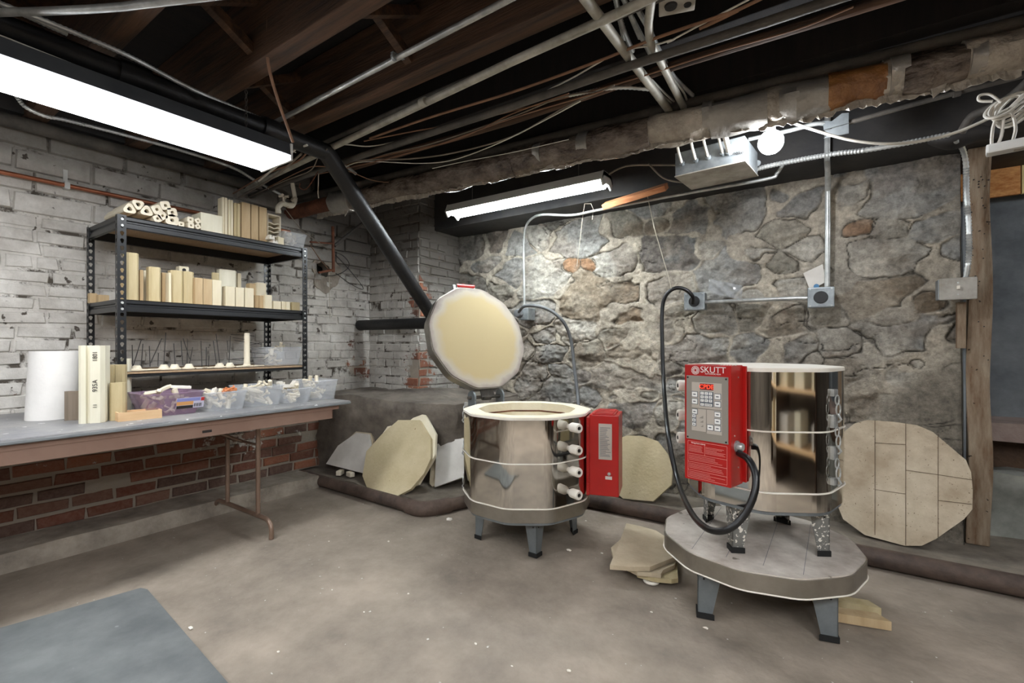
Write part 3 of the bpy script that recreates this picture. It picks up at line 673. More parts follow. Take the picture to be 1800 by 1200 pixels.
t = pipe('ceiling_conduit', 'long straight pale conduit strapped below the joists, upper of two', 'conduit', zz([(466, 224), (700, 101), (960, -35)], 2.275), .0115, 'emt')
p = az(693, 100, 2.275); bm = bmn(); tube(bm, [p-Vector((.006, 0, 0)), p+Vector((.006, 0, 0))], .015, 12); box(bm, p.x-.008, p.x+.008, p.y-.012, p.y+.05, p.z+.012, p.z+.016); obj('strap', bm, 'galv', t)
t = pipe('ceiling_conduit', 'long straight pale conduit below the joists, thicker and lower one', 'conduit', zz([(405, 345), (640, 232), (900, 108), (1090, 22), (1160, -12)], 2.235), .0165, 'oldemt', couple=[.35])
pipe('ceiling_conduit', 'dusty grey conduit tucked along the side of the second joist', 'conduit', zz([(545, 262), (780, 157), (900, 108), (1130, 10), (1180, -12)], 2.285), .012, 'dpipe')
pipe('service_pipe', 'dark grey water pipe crossing the ceiling behind the cables', 'pipe', zz([(436, 346), (560, 300), (640, 272), (900, 187), (1100, 118), (1350, 38), (1500, -12)], 2.215), .017, 'dpipe')
pipe('service_pipe', 'dark pipe high in the joists above the wrapped pipe, farther one', 'pipe', zz([(600, 300), (900, 212), (1200, 110), (1450, 33), (1600, -14)], 2.28), .02, 'joist')
cab = [([(575, 255), (610, 254), (650, 257), (700, 248), (770, 232), (900, 187), (1000, 140), (1088, 92), (1180, 70), (1330, -8)], 'cablew', .0035),
 ([(650, 243), (760, 205), (900, 162), (1050, 108), (1150, 68), (1300, 16), (1350, -8)], 'cableb', .006),
 ([(640, 248), (720, 232), (800, 218), (900, 195), (1000, 170), (1110, 140), (1250, 95), (1400, 52), (1500, 12)], 'cableb', .0035),
 ([(580, 282), (630, 284), (690, 268), (760, 252), (900, 205), (990, 170), (1060, 160)], 'cabled', .0035),
 ([(560, 300), (640, 282), (700, 268), (800, 246), (900, 200), (1000, 164)], 'cableb', .0035),
 ([(575, 288), (640, 281), (720, 279), (800, 268), (900, 240), (1000, 185), (1080, 150)], 'cabled', .0045),
 ([(600, 296), (640, 284), (740, 287), (800, 280), (880, 250), (960, 210), (1020, 178)], 'cablew', .003),
 ([(560, 306), (660, 284), (770, 254), (900, 208), (1060, 160)], 'cableb', .003),
 ([(470, 330), (530, 300), (560, 292), (610, 300), (660, 318), (720, 322)], 'cableb', .003),
 ([(425, 352), (500, 318), (545, 300), (560, 275), (575, 262)], 'cabled', .003),
 ([(410, 340), (470, 305), (520, 285), (540, 268)], 'cableb', .005),
 ([(415, 350), (480, 312), (530, 270)], 'cabled', .006),
 ([(455, 318), (495, 285), (520, 262), (540, 255)], 'cablew', .006),
 ([(760, 296), (820, 283), (900, 268), (1000, 245)], 'cablew', .002)]
CN = ['long thin white cable reaching from the panel light end to the top edge', 'thickest brown cable, topmost of the bundle under the joists', 'thin brown cable just below the thickest brown one', 'thin grey cable kinked near the panel light end, ending at ribbed conduit', 'thin brown cable directly under the dark water pipe', 'sagging grey cable in the middle of the cable bundle', 'lowest sagging white cable of the bundle', 'straight thin brown cable in the lower part of the bundle', 'short brown wire above the water valve', 'short thin grey wire left of the black pipe end', 'brown cable running beside conduit end at left wall', 'thicker grey cable running beside conduit end at left wall', 'short white cable curving from the end of the panel light', 'thin straight white wire low beneath the bundle']
for i, (pts, m, r) in enumerate(cab):
    nm = {'cablew': 'white', 'cableb': 'brown', 'cabled': 'grey'}[m]
    pipe('ceiling_cable', CN[i], 'cable', zz(pts, 2.25-.006*i), r, m, G+', '+nm, sp=True, seg=7)
pipe('angled_conduit', 'fat grey conduit crossing the cables diagonally, left one of the pair', 'conduit', zz([(1022, -12, 2.25), (1105, 100, 2.25), (1160, 172, 2.25), (1180, 200, 2.25)]), .0185, 'oldemt')
pipe('angled_conduit', 'fat grey conduit with a bend crossing the cables, right one', 'conduit', zz([(1146, -12, 2.25), (1140, 40, 2.25), (1142, 72, 2.25), (1165, 115, 2.25), (1195, 175, 2.25), (1210, 205, 2.25)]), .0155, 'oldemt')
for wh, pts in zip(('left', 'middle', 'right and longest'), ([(1080, -12), (1088, 25), (1097, 55), (1112, 90)], [(1092, -12), (1110, 30), (1128, 65), (1145, 98)], [(1105, -12), (1122, 18), (1140, 50), (1162, 95), (1185, 135), (1218, 168)])):
    tag(obj('flexible_conduit', flex(bmn(), zz(pts, 2.29), .0075), 'emt', smooth=True), 'ribbed flexible conduit dropping between the two angled grey conduits, %s of three' % wh, 'conduit', 'flexible conduits between angled conduits')
for wh, pts in zip(('upper left', 'right', 'lower left'), ([(1145, 140), (1170, 165), (1185, 178)], [(1180, 135), (1200, 160), (1207, 175)], [(1150, 150), (1165, 168), (1180, 180)])):
    pipe('ceiling_cable', 'pale cable end dropping behind the wrapped pipe, %s of three' % wh, 'cable', zz(pts, 2.27), .005, 'oldemt', 'cable ends behind the wrapped pipe', sp=True)
tag(obj('flexible_conduit', flex(bmn(), zz([(1000, 168), (1057, 157), (1100, 154), (1140, 157)], 2.24), .0065), 'emt', smooth=True), 'short ribbed conduit bridging cables and the angled conduits', 'conduit')
# ceiling junction box at top edge
p = az(1190, 8, 2.28); t = thing('ceiling_junction_box', 'open square metal junction box on the joists at top edge', 'junction box', p, .3)
bm = bmn(); box(bm, -.06, .06, -.05, .05, 0, .05, .004); obj('box_body', bm, 'dustbox', t)
bm = bmn(); lathe(bm, [(.02, -.006), (.022, .0)], 16, Matrix.Translation((-.02, 0, 0))); lathe(bm, [(.012, -.004), (.013, 0)], 14, Matrix.Translation((.035, .01, 0))); obj('knockout', bm, 'blackpipe', t)
# faucet valve hanging at the left
p0 = ax(505, 345, -2.95)
t = thing('water_valve', 'painted outdoor style tap on a pipe elbow hanging above the shelf end', 'valve', p0)
def pv(x, y, Xp=-2.95): return ax(x, y, Xp)-p0
obj('drop_pipe', tube(bmn(), spline([pv(514, 322), pv(518, 345), pv(519, 352), pv(514, 362), pv(505, 362)]), .013, 12), 'valve', t, smooth=True)
obj('elbow', tube(bmn(), [pv(515, 348), pv(519, 352)], .022, 12), 'valve', t, smooth=True)
obj('body', tube(bmn(), spline([pv(514, 360), pv(505, 360), pv(496, 358), pv(489, 364), pv(489, 371)]), .016, 12), 'valve', t, smooth=True)
obj('stem', tube(bmn(), [pv(499, 357), pv(499, 344)], .008, 10), 'valve', t)
bm = bmn(); c_ = pv(499, 345)
for k in range(4):
    a = PI/4+k*PI/2; tube(bm, [c_, c_+Vector((.030*math.cos(a), .030*math.sin(a), 0))], .006, 8, rfun=lambda tt, i: .005+.004*tt)
obj('cross_handle', bm, 'valve', t)
obj('spout', tube(bmn(), [pv(489, 368), pv(489, 375)], .017, 12), 'valve', t, smooth=True)
# dangling hooks
pipe('dangling_wire', 'rusty wire hook dangling below ceiling pipe beside the valve', 'wire', [ax(528, 322, -2.7), ax(527, 330, -2.7), ax(540, 331, -2.7), ax(560, 300, -2.7)], .003, 'rust', sp=True, seg=6)
pipe('pull_cord', 'thin pull cord with a white tip hanging near the valve', 'cord', [ax(560, 305, -2.7), ax(559, 340, -2.7), ax(560, 348, -2.7)], .003, 'string', seg=6)
# rusty bracket at the wall hole
t = thing('iron_bracket', 'rusty iron bracket standing over the round hole in the brick wall', 'bracket', (XL+.12, 2.2, 1.6))
def pb_(x, y, X_=-3.45): return ax(x, y, X_)-Vector((XL+.12, 2.2, 1.6))
bm = bmn(); tube(bm, [pb_(585, 398), pb_(586, 478)], .012, 8); tube(bm, [pb_(586, 474), pb_(560, 479)], .010, 8); tube(bm, [pb_(545, 425), pb_(586, 428)], .008, 8); obj('bracket_arm', bm, 'rust', t)
bm = bmn(); tube(bm, [pb_(588, 432), pb_(640, 390)], .014, 8); obj('brace', bm, 'dpipe', t)
pipe('string', 'pale string hanging down from the rusty bracket over white bricks', 'string', [ax(579, 478, -3.5), ax(579, 505, -3.55), ax(580, 560, -3.57)], .0025, 'string', seg=5)
pipe('black_wire_loop', 'thin black wire looping over the bricks beside the wall hole', 'wire', [ax(586, 442, -3.5), ax(604, 450, -3.52), ax(614, 466, -3.55), ax(600, 480, -3.55), ax(575, 485, -3.5), ax(560, 482, -3.5)], .003, 'cablek', sp=True, seg=6)
pipe('black_wire_loop', 'thin black wire hanging in a long pointed loop right of wall hole', 'wire', [ax(590, 448, -3.5), ax(615, 475, -3.55), ax(637, 503, -3.58), ax(635, 508, -3.58), ax(615, 498, -3.58), ax(590, 480, -3.55)], .003, 'cablek', sp=True, seg=6)
pipe('grey_wire', 'long thin wire slanting down from ceiling towards the rusty bracket', 'wire', [ax(500, 365, -3.2), ax(530, 405, -3.3), ax(580, 440, -3.45)], .003, 'cabled', seg=6)
pipe('brown_wire', 'thin brown wire slanting from shelf top into the wall hole', 'wire', [ax(545, 430, -3.3), ax(562, 455, -3.45), ax(578, 474, -3.6)], .004, 'cableb', seg=6)
# mortar patch around the hole
bm = bmn(); random.seed(5); n = 40; ri, ro = [], []
for k in range(n):
    a = 2*PI*k/n; r1 = 1+.10*math.sin(3*a+1)+.06*math.sin(7*a); r0 = .55+.07*math.sin(5*a)+.05*math.sin(2*a+2)
    ri.append((hc.y-.02+.11*r0*math.cos(a)-.01, hc.z+.02+.12*r0*math.sin(a))); ro.append((hc.y+.135*r1*math.cos(a), hc.z-.01+.16*r1*math.sin(a)))
va = [bm.verts.new((XL+.012+.006*random.random(), *p)) for p in ro]; vb = [bm.verts.new((XL+.004, *p)) for p in ri]; vc = [bm.verts.new((XL-.10, p[0], p[1])) for p in ri]; vd = [bm.verts.new((XL-.02, *p)) for p in ro]
for k in range(n):
    j = (k+1) % n; bm.faces.new((va[k], va[j], vb[j], vb[k])); bm.faces.new((vb[k], vb[j], vc[j], vc[k])); bm.faces.new((va[k], vd[k], vd[j], va[j]))
struct('trim_10', bm, 'curb')

# junction box with cable whips
pj = ay(1262, 300, 2.68)
t = thing('electrical_junction_box', 'grey metal junction box with many white cables entering, left of bulb', 'junction box', pj, R(-5))
p1 = ay(1200, 283, 2.58); wj = (ay(1325, 255, 2.58)-p1).length
bm = bmn(); box(bm, -wj/2, wj/2, -.16, .10, -.035, .085, .004); obj('enclosure', bm, 'galv', t)
bm = bmn(); box(bm, -wj/2-.003, wj/2+.003, -.163, .103, -.040, -.034, .002); obj('cover', bm, 'dustbox', t)
for k, x in enumerate((-.13, -.06, 0, .07, .10)):
    bm = bmn(); tube(bm, spline([(x, -.165, .02), (x, -.19, .04), (x-.012, -.20, .11), (x-.02, -.16, .22)]), .007 if k < 4 else .013, 8); obj('cable_whip', bm, 'cablew', t, smooth=True)
    bm = bmn(); tube(bm, [(x, -.158, .02), (x, -.175, .025)], .013 if k < 4 else .018, 12); obj('cable_clamp', bm, 'galv', t)
bm = bmn(); lathe(bm, [(.016, -.162), (.016, -.165)], 18, Matrix.Translation((.155, 0, .05)) @ Matrix.Rotation(-PI/2, 4, 'X') @ Matrix.Scale(-1, 4, (0, 0, 1))); obj('knockout', bm, 'galv', t)
text('Smoke', .026, 'ink', t, (.13, -.1645, 0.008), (PI/2, .12, 0))
# cables around box
pipe('white_cable', 'white cable swooping from the bulb past the bracket to the coiled cord', 'cable', [ay(1365, 205, 2.5), ay(1420, 225, 2.5), ay(1500, 247, 2.52), ay(1580, 252, 2.55), ay(1670, 236, 2.6), ay(1755, 200, 2.6), ay(1830, 160, 2.6)], .006, 'cablew', sp=True)
tag(obj('flexible_conduit', flex(bmn(), [ay(1290, 310, 2.9), ay(1350, 292, 2.9), ay(1455, 272, 2.9), ay(1520, 264, 2.9), ay(1600, 250, 2.9), ay(1670, 236, 2.9)], .010), 'emt', smooth=True), 'ribbed armoured conduit running from under the junction box to the post top', 'conduit')
pipe('low_cable', 'grey cable looping under the metal junction box', 'cable', [ay(1060, 312, 2.8), ay(1100, 292, 2.8), ay(1160, 290, 2.8), ay(1200, 290, 2.7)], .006, 'cabled', sp=True)
pipe('low_cable', 'thin grey cable sagging between hanging wood scrap and junction box', 'cable', [ay(1140, 288, 2.8), ay(1165, 312, 2.8), ay(1195, 320, 2.8), ay(1225, 320, 2.8), ay(1245, 312, 2.75)], .005, 'cabled', sp=True)
pipe('bulb_conduit', 'steel conduit running from junction box behind the bulb', 'conduit', [ay(1316, 245, 2.68), ay(1390, 229, 2.68), ay(1440, 217, 2.7), ay(1475, 225, 2.75)], .010, 'emt', sp=True)
# bracket plate and dark conduit
pk = ay(1470, 218, 2.7)
t = thing('steel_hanger_bracket', 'bluish galvanised folded steel bracket plate beside the vertical conduit', 'bracket', pk)
bm = bmn(); q = [ay(*c, 2.7)-pk for c in ((1446, 212), (1462, 213), (1480, 199), (1492, 198), (1492, 216), (1448, 228))]; plate(bm, q, Vector((0, -1, 0)), .006); obj('upper_plate', bm, 'galv', t)
bm = bmn(); q = [ay(*c, 2.7)-pk for c in ((1450, 230), (1492, 217), (1492, 234), (1448, 243), (1458, 234))]; plate(bm, q, Vector((0, -1, 0)), .006); obj('lower_plate', bm, 'galv', t)
pipe('dark_conduit', 'dark conduit running right from steel bracket below the wrapped pipe', 'conduit', [ay(1490, 216, 2.72), ay(1600, 185, 2.74), ay(1700, 158, 2.76), ay(1830, 125, 2.78)], .011, 'dpipe', couple=[.6])
pipe('bent_dark_conduit', 'thick dark bent conduit rising right behind the coiled white cord', 'conduit', [ay(1690, 232, 3.0), ay(1708, 205, 2.95), ay(1740, 190, 2.9), ay(1780, 168, 2.85), ay(1830, 120, 2.8)], .018, 'dpipe', sp=True)
bm = bmn(); p = ay(1695, 240, 3.15); bmesh.ops.create_icosphere(bm, subdivisions=3, radius=1)
for v in bm.verts: v.co = Vector((v.co.x*.14, v.co.y*.06, v.co.z*.045+.01*math.sin(v.co.x*5)))+p
tag(obj('dark_lump', bm, 'beam', smooth=True), 'dark dusty bundle where the conduits meet above the post', 'bundle')
# vertical conduits and wall outlets
pc = az(1427, 60, 2.25)
pipe('overhead_conduit', 'steel conduit passing up behind the wrapped pipe beyond the bracket', 'conduit', [ad(1427, -30, 2.0), ad(1428, 98, 2.05), ad(1428, 130, 2.12)], .0145, 'emt')
WY = 3.33
pipe('wall_conduit', 'vertical steel conduit down the stone wall to the right outlet', 'conduit', [ay(1455, 178, 3.07), ay(1454, 283, 3.07), ay(1455, 300, 3.18), ay(1455, 335, WY), ay(1455, 400, WY), ay(1454, 515, WY)], .0145, 'emt')
def outlet(px, py, Y_, w, label, plug=None):
    p = ay(px, py, Y_); t = thing('wall_outlet', label, 'outlet', p)
    bm = bmn(); box(bm, -w/2, w/2, -.02, .055, -w/2*.92, w/2*.92, .004); obj('steel_box', bm, 'galv', t)
    bm = bmn(); box(bm, -w/2-.004, w/2+.004, -.027, -.02, -w/2*.95, w/2*.95, .006); obj('cover_plate', bm, 'galv', t)
    bm = bmn(); lathe(bm, [(.001, .0), (.034, .0), (.036, .006), (.034, .010), (.001, .010)], 24, Matrix.Translation((0, -.025, 0)) @ Matrix.Rotation(PI/2, 4, 'X')); r_ = obj('receptacle', bm, 'cablek', t, smooth=True)
    for sx in (-1, 1):
        for sz in (-1, 1):
            bm = bmn(); lathe(bm, [(.005, 0), (.005, .003)], 10, Matrix.Translation((sx*w*.42, -.027, sz*w*.40)) @ Matrix.Rotation(PI/2, 4, 'X')); obj('screw', bm, 'emt', t)
    return t, p
tA, pA = outlet(1443, 523, WY, .125, 'square steel outlet box with round black socket and nothing plugged in')
tB, pB = outlet(1222, 530, WY, .125, 'square steel outlet box with the thick black kiln cord plugged in')
for bx in [o for o in tB.children if o.name.startswith('receptacle')]: bx.name = 'receptacle'
pipe('outlet_conduit', 'horizontal steel conduit linking the two outlets on the stone wall', 'conduit', [ay(1240, 531, WY), ay(1330, 527, WY), ay(1400, 524, WY), ay(1425, 524, WY)], .0125, 'emt')
pS = ay(1682, 508, 3.28); t = thing('switch_box', 'wide steel switch box with toggle on right end of stone wall', 'switch', pS)
bm = bmn(); box(bm, -.075, .065, -.02, .06, -.052, .052, .004); obj('steel_box', bm, 'galv', t)
bm = bmn(); box(bm, -.072, .072, -.028, -.02, -.056, .056, .006); obj('cover_plate', bm, 'dustbox', t)
bm = bmn(); box(bm, -.006, .006, -.045, -.028, -.004, .014, .002); obj('toggle', bm, 'ceramic', t)
bm = bmn(); lathe(bm, [(.004, 0), (.004, .003)], 10, Matrix.Translation((0, -.028, .03)) @ Matrix.Rotation(PI/2, 4, 'X')); lathe(bm, [(.004, 0), (.004, .003)], 10, Matrix.Translation((0, -.028, -.03)) @ Matrix.Rotation(PI/2, 4, 'X')); obj('screw', bm, 'emt', t)
tag(obj('flexible_conduit', flex(bmn(), [ay(1680, 247, 3.1), ay(1692, 262, 3.2), ay(1698, 290, 3.27), ay(1699, 340, 3.27), ay(1703, 400, 3.27), ay(1703, 450, 3.27), ay(1697, 492, 3.28)], .0095), 'emt', smooth=True), 'ribbed conduit dropping down beside the wooden post to the switch box', 'conduit')
# left outlet and conduit
tC = thing('wall_outlet', 'grey surface outlet behind kiln lid with a grey cord plugged in', 'outlet', ay(923, 551, WY))
bm = bmn(); box(bm, -.05, .05, -.03, .08, -.055, .045, .006); obj('steel_box', bm, 'galv', tC)
bm = bmn(); lathe(bm, [(.035, 0), (.037, .02), (.03, .045), (.018, .05)], 20, Matrix.Translation((-.035, -.03, 0)) @ Matrix.Rotation(PI/2, 4, 'X')); obj('plug', bm, 'cordg', tC, smooth=True)
pipe('wall_conduit', 'thin steel conduit rising from left outlet and curving along the beam', 'conduit', spline([ay(922, 540, WY), ay(921, 480, WY), ay(921, 430, WY), ay(924, 400, 3.28), ay(935, 384, 3.2), ay(955, 377, 3.08), ay(1005, 378, 3.07), ay(1057, 368, 3.07), ay(1200, 341, 3.07), ay(1345, 315, 3.07), ay(1365, 305, 3.07), ay(1376, 290, 3.07)], 5), .0095, 'emt')
p_ = [ay(912, 548, 3.22), ay(922, 538, 3.12), ay(945, 538, 3.08), ay(970, 547, 3.1), ay(992, 568, 3.15), ay(1004, 600, 3.2), ay(1010, 650, 3.2), ay(1016, 700, 3.15), ay(1018, 760, 2.95), ad(1020, 800, 2.75)]
pipe('power_cord', 'grey power cord curving from left outlet down behind the open kiln', 'cord', p_, .0125, 'cordg', sp=True)
pc_ = [ay(1218, 533, 3.25), ay(1217, 520, 3.2), ay(1203, 508, 3.18), ay(1185, 507, 3.16), ay(1170, 520, 3.15), ay(1164, 545, 3.15), ay(1164, 600, 3.12), ay(1167, 680, 3.0), ad(1174, 760, 2.6), ad(1190, 840, 2.4), ad(1212, 895, 2.05), ad(1240, 927, 1.78), ad(1275, 932, 1.68), ad(1306, 908, 1.66), ad(1325, 870, 1.66), ad(1328, 835, 1.68), ad(1316, 808, 1.72), ad(1299, 796, 1.78)]
pipe('power_cord', 'thick black power cord looping down from outlet to the closed kiln', 'cord', pc_, .0125, 'cablek', sp=True)
pipe('tie_string', 'white string holding up the black cord from the wood scrap', 'string', [ay(1138, 344, 3.1), ay(1150, 400, 3.12), ay(1166, 455, 3.13), ay(1176, 490, 3.15), ay(1180, 508, 3.15)], .003, 'string', seg=5)
pipe('string', 'thin string with bent wire hook hanging before stone wall', 'string', [ay(1041, 386, 3.1), ay(1043, 368, 3.1), ay(1039, 358, 3.1), ay(1028, 358, 3.1), ay(1025, 375, 3.1), ay(1014, 468, 3.2)], .0025, 'string', seg=5)
# hanging scrap of wood
a, b = ay(1062, 362, 3.0), ay(1172, 328, 3.0); d = (b-a)
bm = bmn(); box(bm, 0, d.length, -.045, .045, -.018, .018, .004, Matrix.Translation(a) @ Matrix.Rotation(-math.atan2(d.z, d.x), 4, 'Y') @ Matrix.Rotation(.5, 4, 'X'))
tag(obj('wood_scrap', bm, 'scrap'), 'short orange wood scrap wedged aslant above the stone wall', 'board')
# plastic sheet, folded card
bm = bmn(); bmesh.ops.create_grid(bm, x_segments=16, y_segments=8, size=1); p = ay(1275, 508, 3.30)
for v in bm.verts: v.co = p+Vector((v.co.x*.10, .02*math.sin(v.co.x*6+v.co.y*4), v.co.y*.045-v.co.x*.03))
e_ = bmesh.ops.solidify(bm, geom=bm.faces[:], thickness=.002); tag(obj('clear_plastic_scrap', bm, 'clearplastic', smooth=True), 'crumpled clear plastic scrap stuck on stone wall above the outlet conduit', 'plastic')
t = thing('paper_card', 'small white printed card tucked behind the conduit above the right outlet', 'card', ay(1430, 487, 3.34))
c0 = ay(1430, 487, 3.34); bm = bmn(); plate(bm, [ay(*c, 3.34)-c0 for c in ((1412, 480), (1446, 464), (1452, 495), (1424, 510))], Vector((0, -1, 0)), .002); obj('sheet', bm, 'slabw', t)
bm = bmn(); lathe(bm, [(.014, -.001), (.014, .001)], 16, Matrix.Translation(ay(1435, 503, 3.335)-c0) @ Matrix.Rotation(PI/2, 4, 'X')); obj('blue_dot', bm, 'spot', t)
# power strip and coiled cord
p = ay(1782, 256, 2.55)
t = thing('power_strip', 'white plastic power strip hanging at right edge under coiled cord', 'power strip', p, R(-10))
bm = bmn(); box(bm, -.075, .22, -.03, .03, -.018, .018, .008); obj('casing', bm, 'white', t)
bm = bmn()
for k in range(3): box(bm, .0+k*.05, .03+k*.05, -.012, .012, -.0195, -.0175)
obj('socket_face', bm, 'dustbox', t)
bm = bmn(); cpts = []
for k in range(5):
    c_ = ay(1763+k*2, 188, 2.55)
    for j in range(10):
        a = 2*PI*j/10; cpts.append(c_+Vector((.05*math.cos(a)+.008*k, .012*k+.02*math.sin(a+k), (.035+.004*k)*math.sin(a)+.02*math.cos(a))))
cpts = [ay(1800, 165, 2.55), ay(1775, 190, 2.55)]+cpts+[ay(1755, 205, 2.55), ay(1743, 245, 2.55), ay(1748, 262, 2.55), ay(1760, 240, 2.55), ay(1765, 205, 2.55), ay(1778, 200, 2.55), ay(1785, 225, 2.55), ay(1780, 248, 2.55)]
tag(obj('coiled_cord', tube(bmn(), spline(cpts, 4), .0055, 7), 'cablew', smooth=True), 'coiled white extension cord bundled at upper right above power strip', 'cord')
pipe('cord_loop', 'white cord loop sticking out left of the coiled cord', 'cord', [ay(1760, 180, 2.55), ay(1740, 166, 2.55), ay(1722, 168, 2.55), ay(1722, 177, 2.55), ay(1745, 178, 2.55)], .005, 'cablew', sp=True)

# floor pipes
rp = .042
pl = [(-3.70, 2.23, .045), (-2.24, 2.21, .042), (-2.17, 2.27, .042), (-2.02, 2.62, .042), (-1.9, 2.90, .042), (-1.80, 2.99, .045), (2.6, 3.03, .045)]
t = thing('floor_pipe', 'rusty brown soil pipe lying on the floor round the slab ledge and along stone wall', 'pipe')
obj('left_run', tube(bmn(), [pl[0], pl[1]], rp, 16), 'clay_pipe', t, smooth=True)
obj('elbow', tube(bmn(), spline([(-2.34, 2.21, .042), (-2.24, 2.21, .042), (-2.17, 2.28, .042), (-2.13, 2.37, .042)]), rp*1.2, 16), 'clay_pipe', t, smooth=True)
obj('side_run', tube(bmn(), [(-2.16, 2.30, .042), (-1.93, 2.90, .042)], rp, 16), 'clay_pipe', t, smooth=True)
obj('elbow', tube(bmn(), spline([(-1.95, 2.86, .042), (-1.90, 2.95, .042), (-1.80, 2.985, .042)]), rp*1.2, 16), 'clay_pipe', t, smooth=True)
obj('wall_run', tube(bmn(), [(-1.84, 2.98, .044), (2.6, 3.0, .05)], rp*1.12, 16), 'clay_pipe', t, smooth=True)

# ---------------------------------------------------------------- kilns
def leg_bm(h, w0, w1, foot=.02):
    bm = bmn(); a = [(-w0/2, 0, h), (w0/2, 0, h), (w1/2, 0, 0), (-w1/2, 0, 0)]
    # angle-section leg: two tapering flanges
    th = .004
    for s in (-1, 1):
        dirv = Vector((s*.7, .7, 0)); n_ = Vector((s*.7, -.7, 0))
        top0, bot0 = Vector((0, 0, h)), Vector((0, 0, 0)); P = [top0, top0+dirv*w0*.8, bot0+dirv*w1*.8, bot0]
        f = [bm.verts.new(p) for p in P]; b = [bm.verts.new(p-n_*th) for p in P]
        bm.faces.new(f); bm.faces.new(b[::-1])
        for i in range(4): bm.faces.new((f[i], b[i], b[(i+1) % 4], f[(i+1) % 4]))
    return bm
def legs(t, cx, cy, r, angs, z, m, h, w0=.10, w1=.05, holes=True):
    for a in angs:
        o = obj('leg', leg_bm(h, w0, w1), m, t, (cx+r*math.cos(a), cy+r*math.sin(a), z), (0, 0, a+PI/2))
        bm = bmn(); prism(bm, [(0, -.006), (w1*.75, w1*.62), (-w1*.75, w1*.62)], 0, .022); obj('rubber_foot', bm, 'rubber', o)
        if holes:
            bm = bmn()
            for s in (-1, 1):
                for (q, zq) in ((.25, h-.02), (.25, h-.045), (.6, h-.02)):
                    c_ = Vector((s*.7*w0*q*.8, .7*w0*q*.8, zq)); n_ = Vector((s*.7, -.7, 0)); lathe(bm, [(.004, -.001), (.004, .0015)], 8, Matrix.Translation(c_) @ n_.to_track_quat('Z', 'Y').to_matrix().to_4x4())
            obj('bolt_holes', bm, 'ink', o)
def latch(t, r, a, z, m='emt'):
    o = thing_child('latch', t, (r*math.cos(a), r*math.sin(a), z), (0, 0, a+PI/2))
    return o
def thing_child(name, parent, loc, rot):
    bm = bmn()
    box(bm, -.014, .014, -.012, .004, .035, .062, .003); box(bm, -.014, .014, -.012, .004, -.062, -.035, .003)
    tube(bm, [(.012*math.cos(x), -.016, .018*math.sin(x)+.022) for x in [2*PI*j/12 for j in range(13)]], .003, 6, cap=False)
    tube(bm, [(.014*math.cos(x), -.020, .022*math.sin(x)-.014) for x in [2*PI*j/12 for j in range(13)]], .003, 6, cap=False)
    tube(bm, [(0, -.018, -.03), (0, -.03, -.05), (0, -.02, -.062)], .004, 6)
    return obj(name, bm, 'emt', parent, loc, rot, smooth=True)
def plug(t, r, a, z, out=.075):
    bm = bmn(); mt = Matrix.Rotation(a, 4, 'Z') @ Matrix.Rotation(PI/2, 4, 'Y')
    lathe(bm, [(.012, -.02), (.013, .012), (.020, .022), (.024, .030), (.025, out-.008), (.022, out), (.012, out-.001), (.009, out-.01)], 20, Matrix.Translation((r*math.cos(a), r*math.sin(a), z)) @ mt)
    o = obj('peephole_plug', bm, 'ceramic', t, smooth=True)
    bm = bmn(); lathe(bm, [(.008, out-.008), (.008, out+.0005)], 12, Matrix.Translation((r*math.cos(a), r*math.sin(a), z)) @ mt); obj('plug_hole', bm, 'ink', o)
def kiln(label, loc, n, rad, f0, zb, sec, secs, legz, legr, lega, base_m, legm, rc, closed):
    t = thing('kiln', label, 'kiln', loc)
    legs(t, 0, 0, legr, lega, legz, legm, zb-legz)
    ap_ = rad*math.cos(PI/n)
    bm = bmn(); prism(bm, ngon(n, rad*.97, f0, rc), zb-.012, zb+.004); obj('stand_ring', bm, 'legst', t)
    bm = bmn(); prism(bm, ngon(n, rad*.99, f0, rc, 6), zb+.002, zb+.072); obj('base_slab', bm, base_m, t)
    z = zb+.076
    inner = ngon(n, rad*.76, f0, rc*.4, 6)
    for s in range(secs):
        bm = bmn(); prism(bm, ngon(n, rad, f0, rc, 6), z, z+sec-.004, ngon(n, rad*.985, f0, rc*.9, 6)); obj('steel_jacket', bm, 'mirror', t, smooth=True)
        bm = bmn(); prism(bm, ngon(n, rad*.983, f0, rc*.9, 6), z, z+sec+(.006 if s == secs-1 else 0), inner); obj('firebrick_ring', bm, 'fireL', t)
        bm = bmn(); pts = [Vector((p[0]*1.008, p[1]*1.008, z-.002)) for p in ngon(n, rad, f0, rc, 6)]; pts.append(pts[0]); tube(bm, pts, .0032, 6, cap=False); obj('joint_glint_band', bm, 'ceramic', t, smooth=True)  # bright cream ring: light reflected by the steel lip put into the colour
        z += sec
    if True:
        bm = bmn(); prism(bm, ngon(n, rad*1.006, f0, rc, 6), z-.008, z+.004, ngon(n, rad*.975, f0, rc*.9, 6)); obj('rim_band', bm, 'ceramic', t)
    return t, z
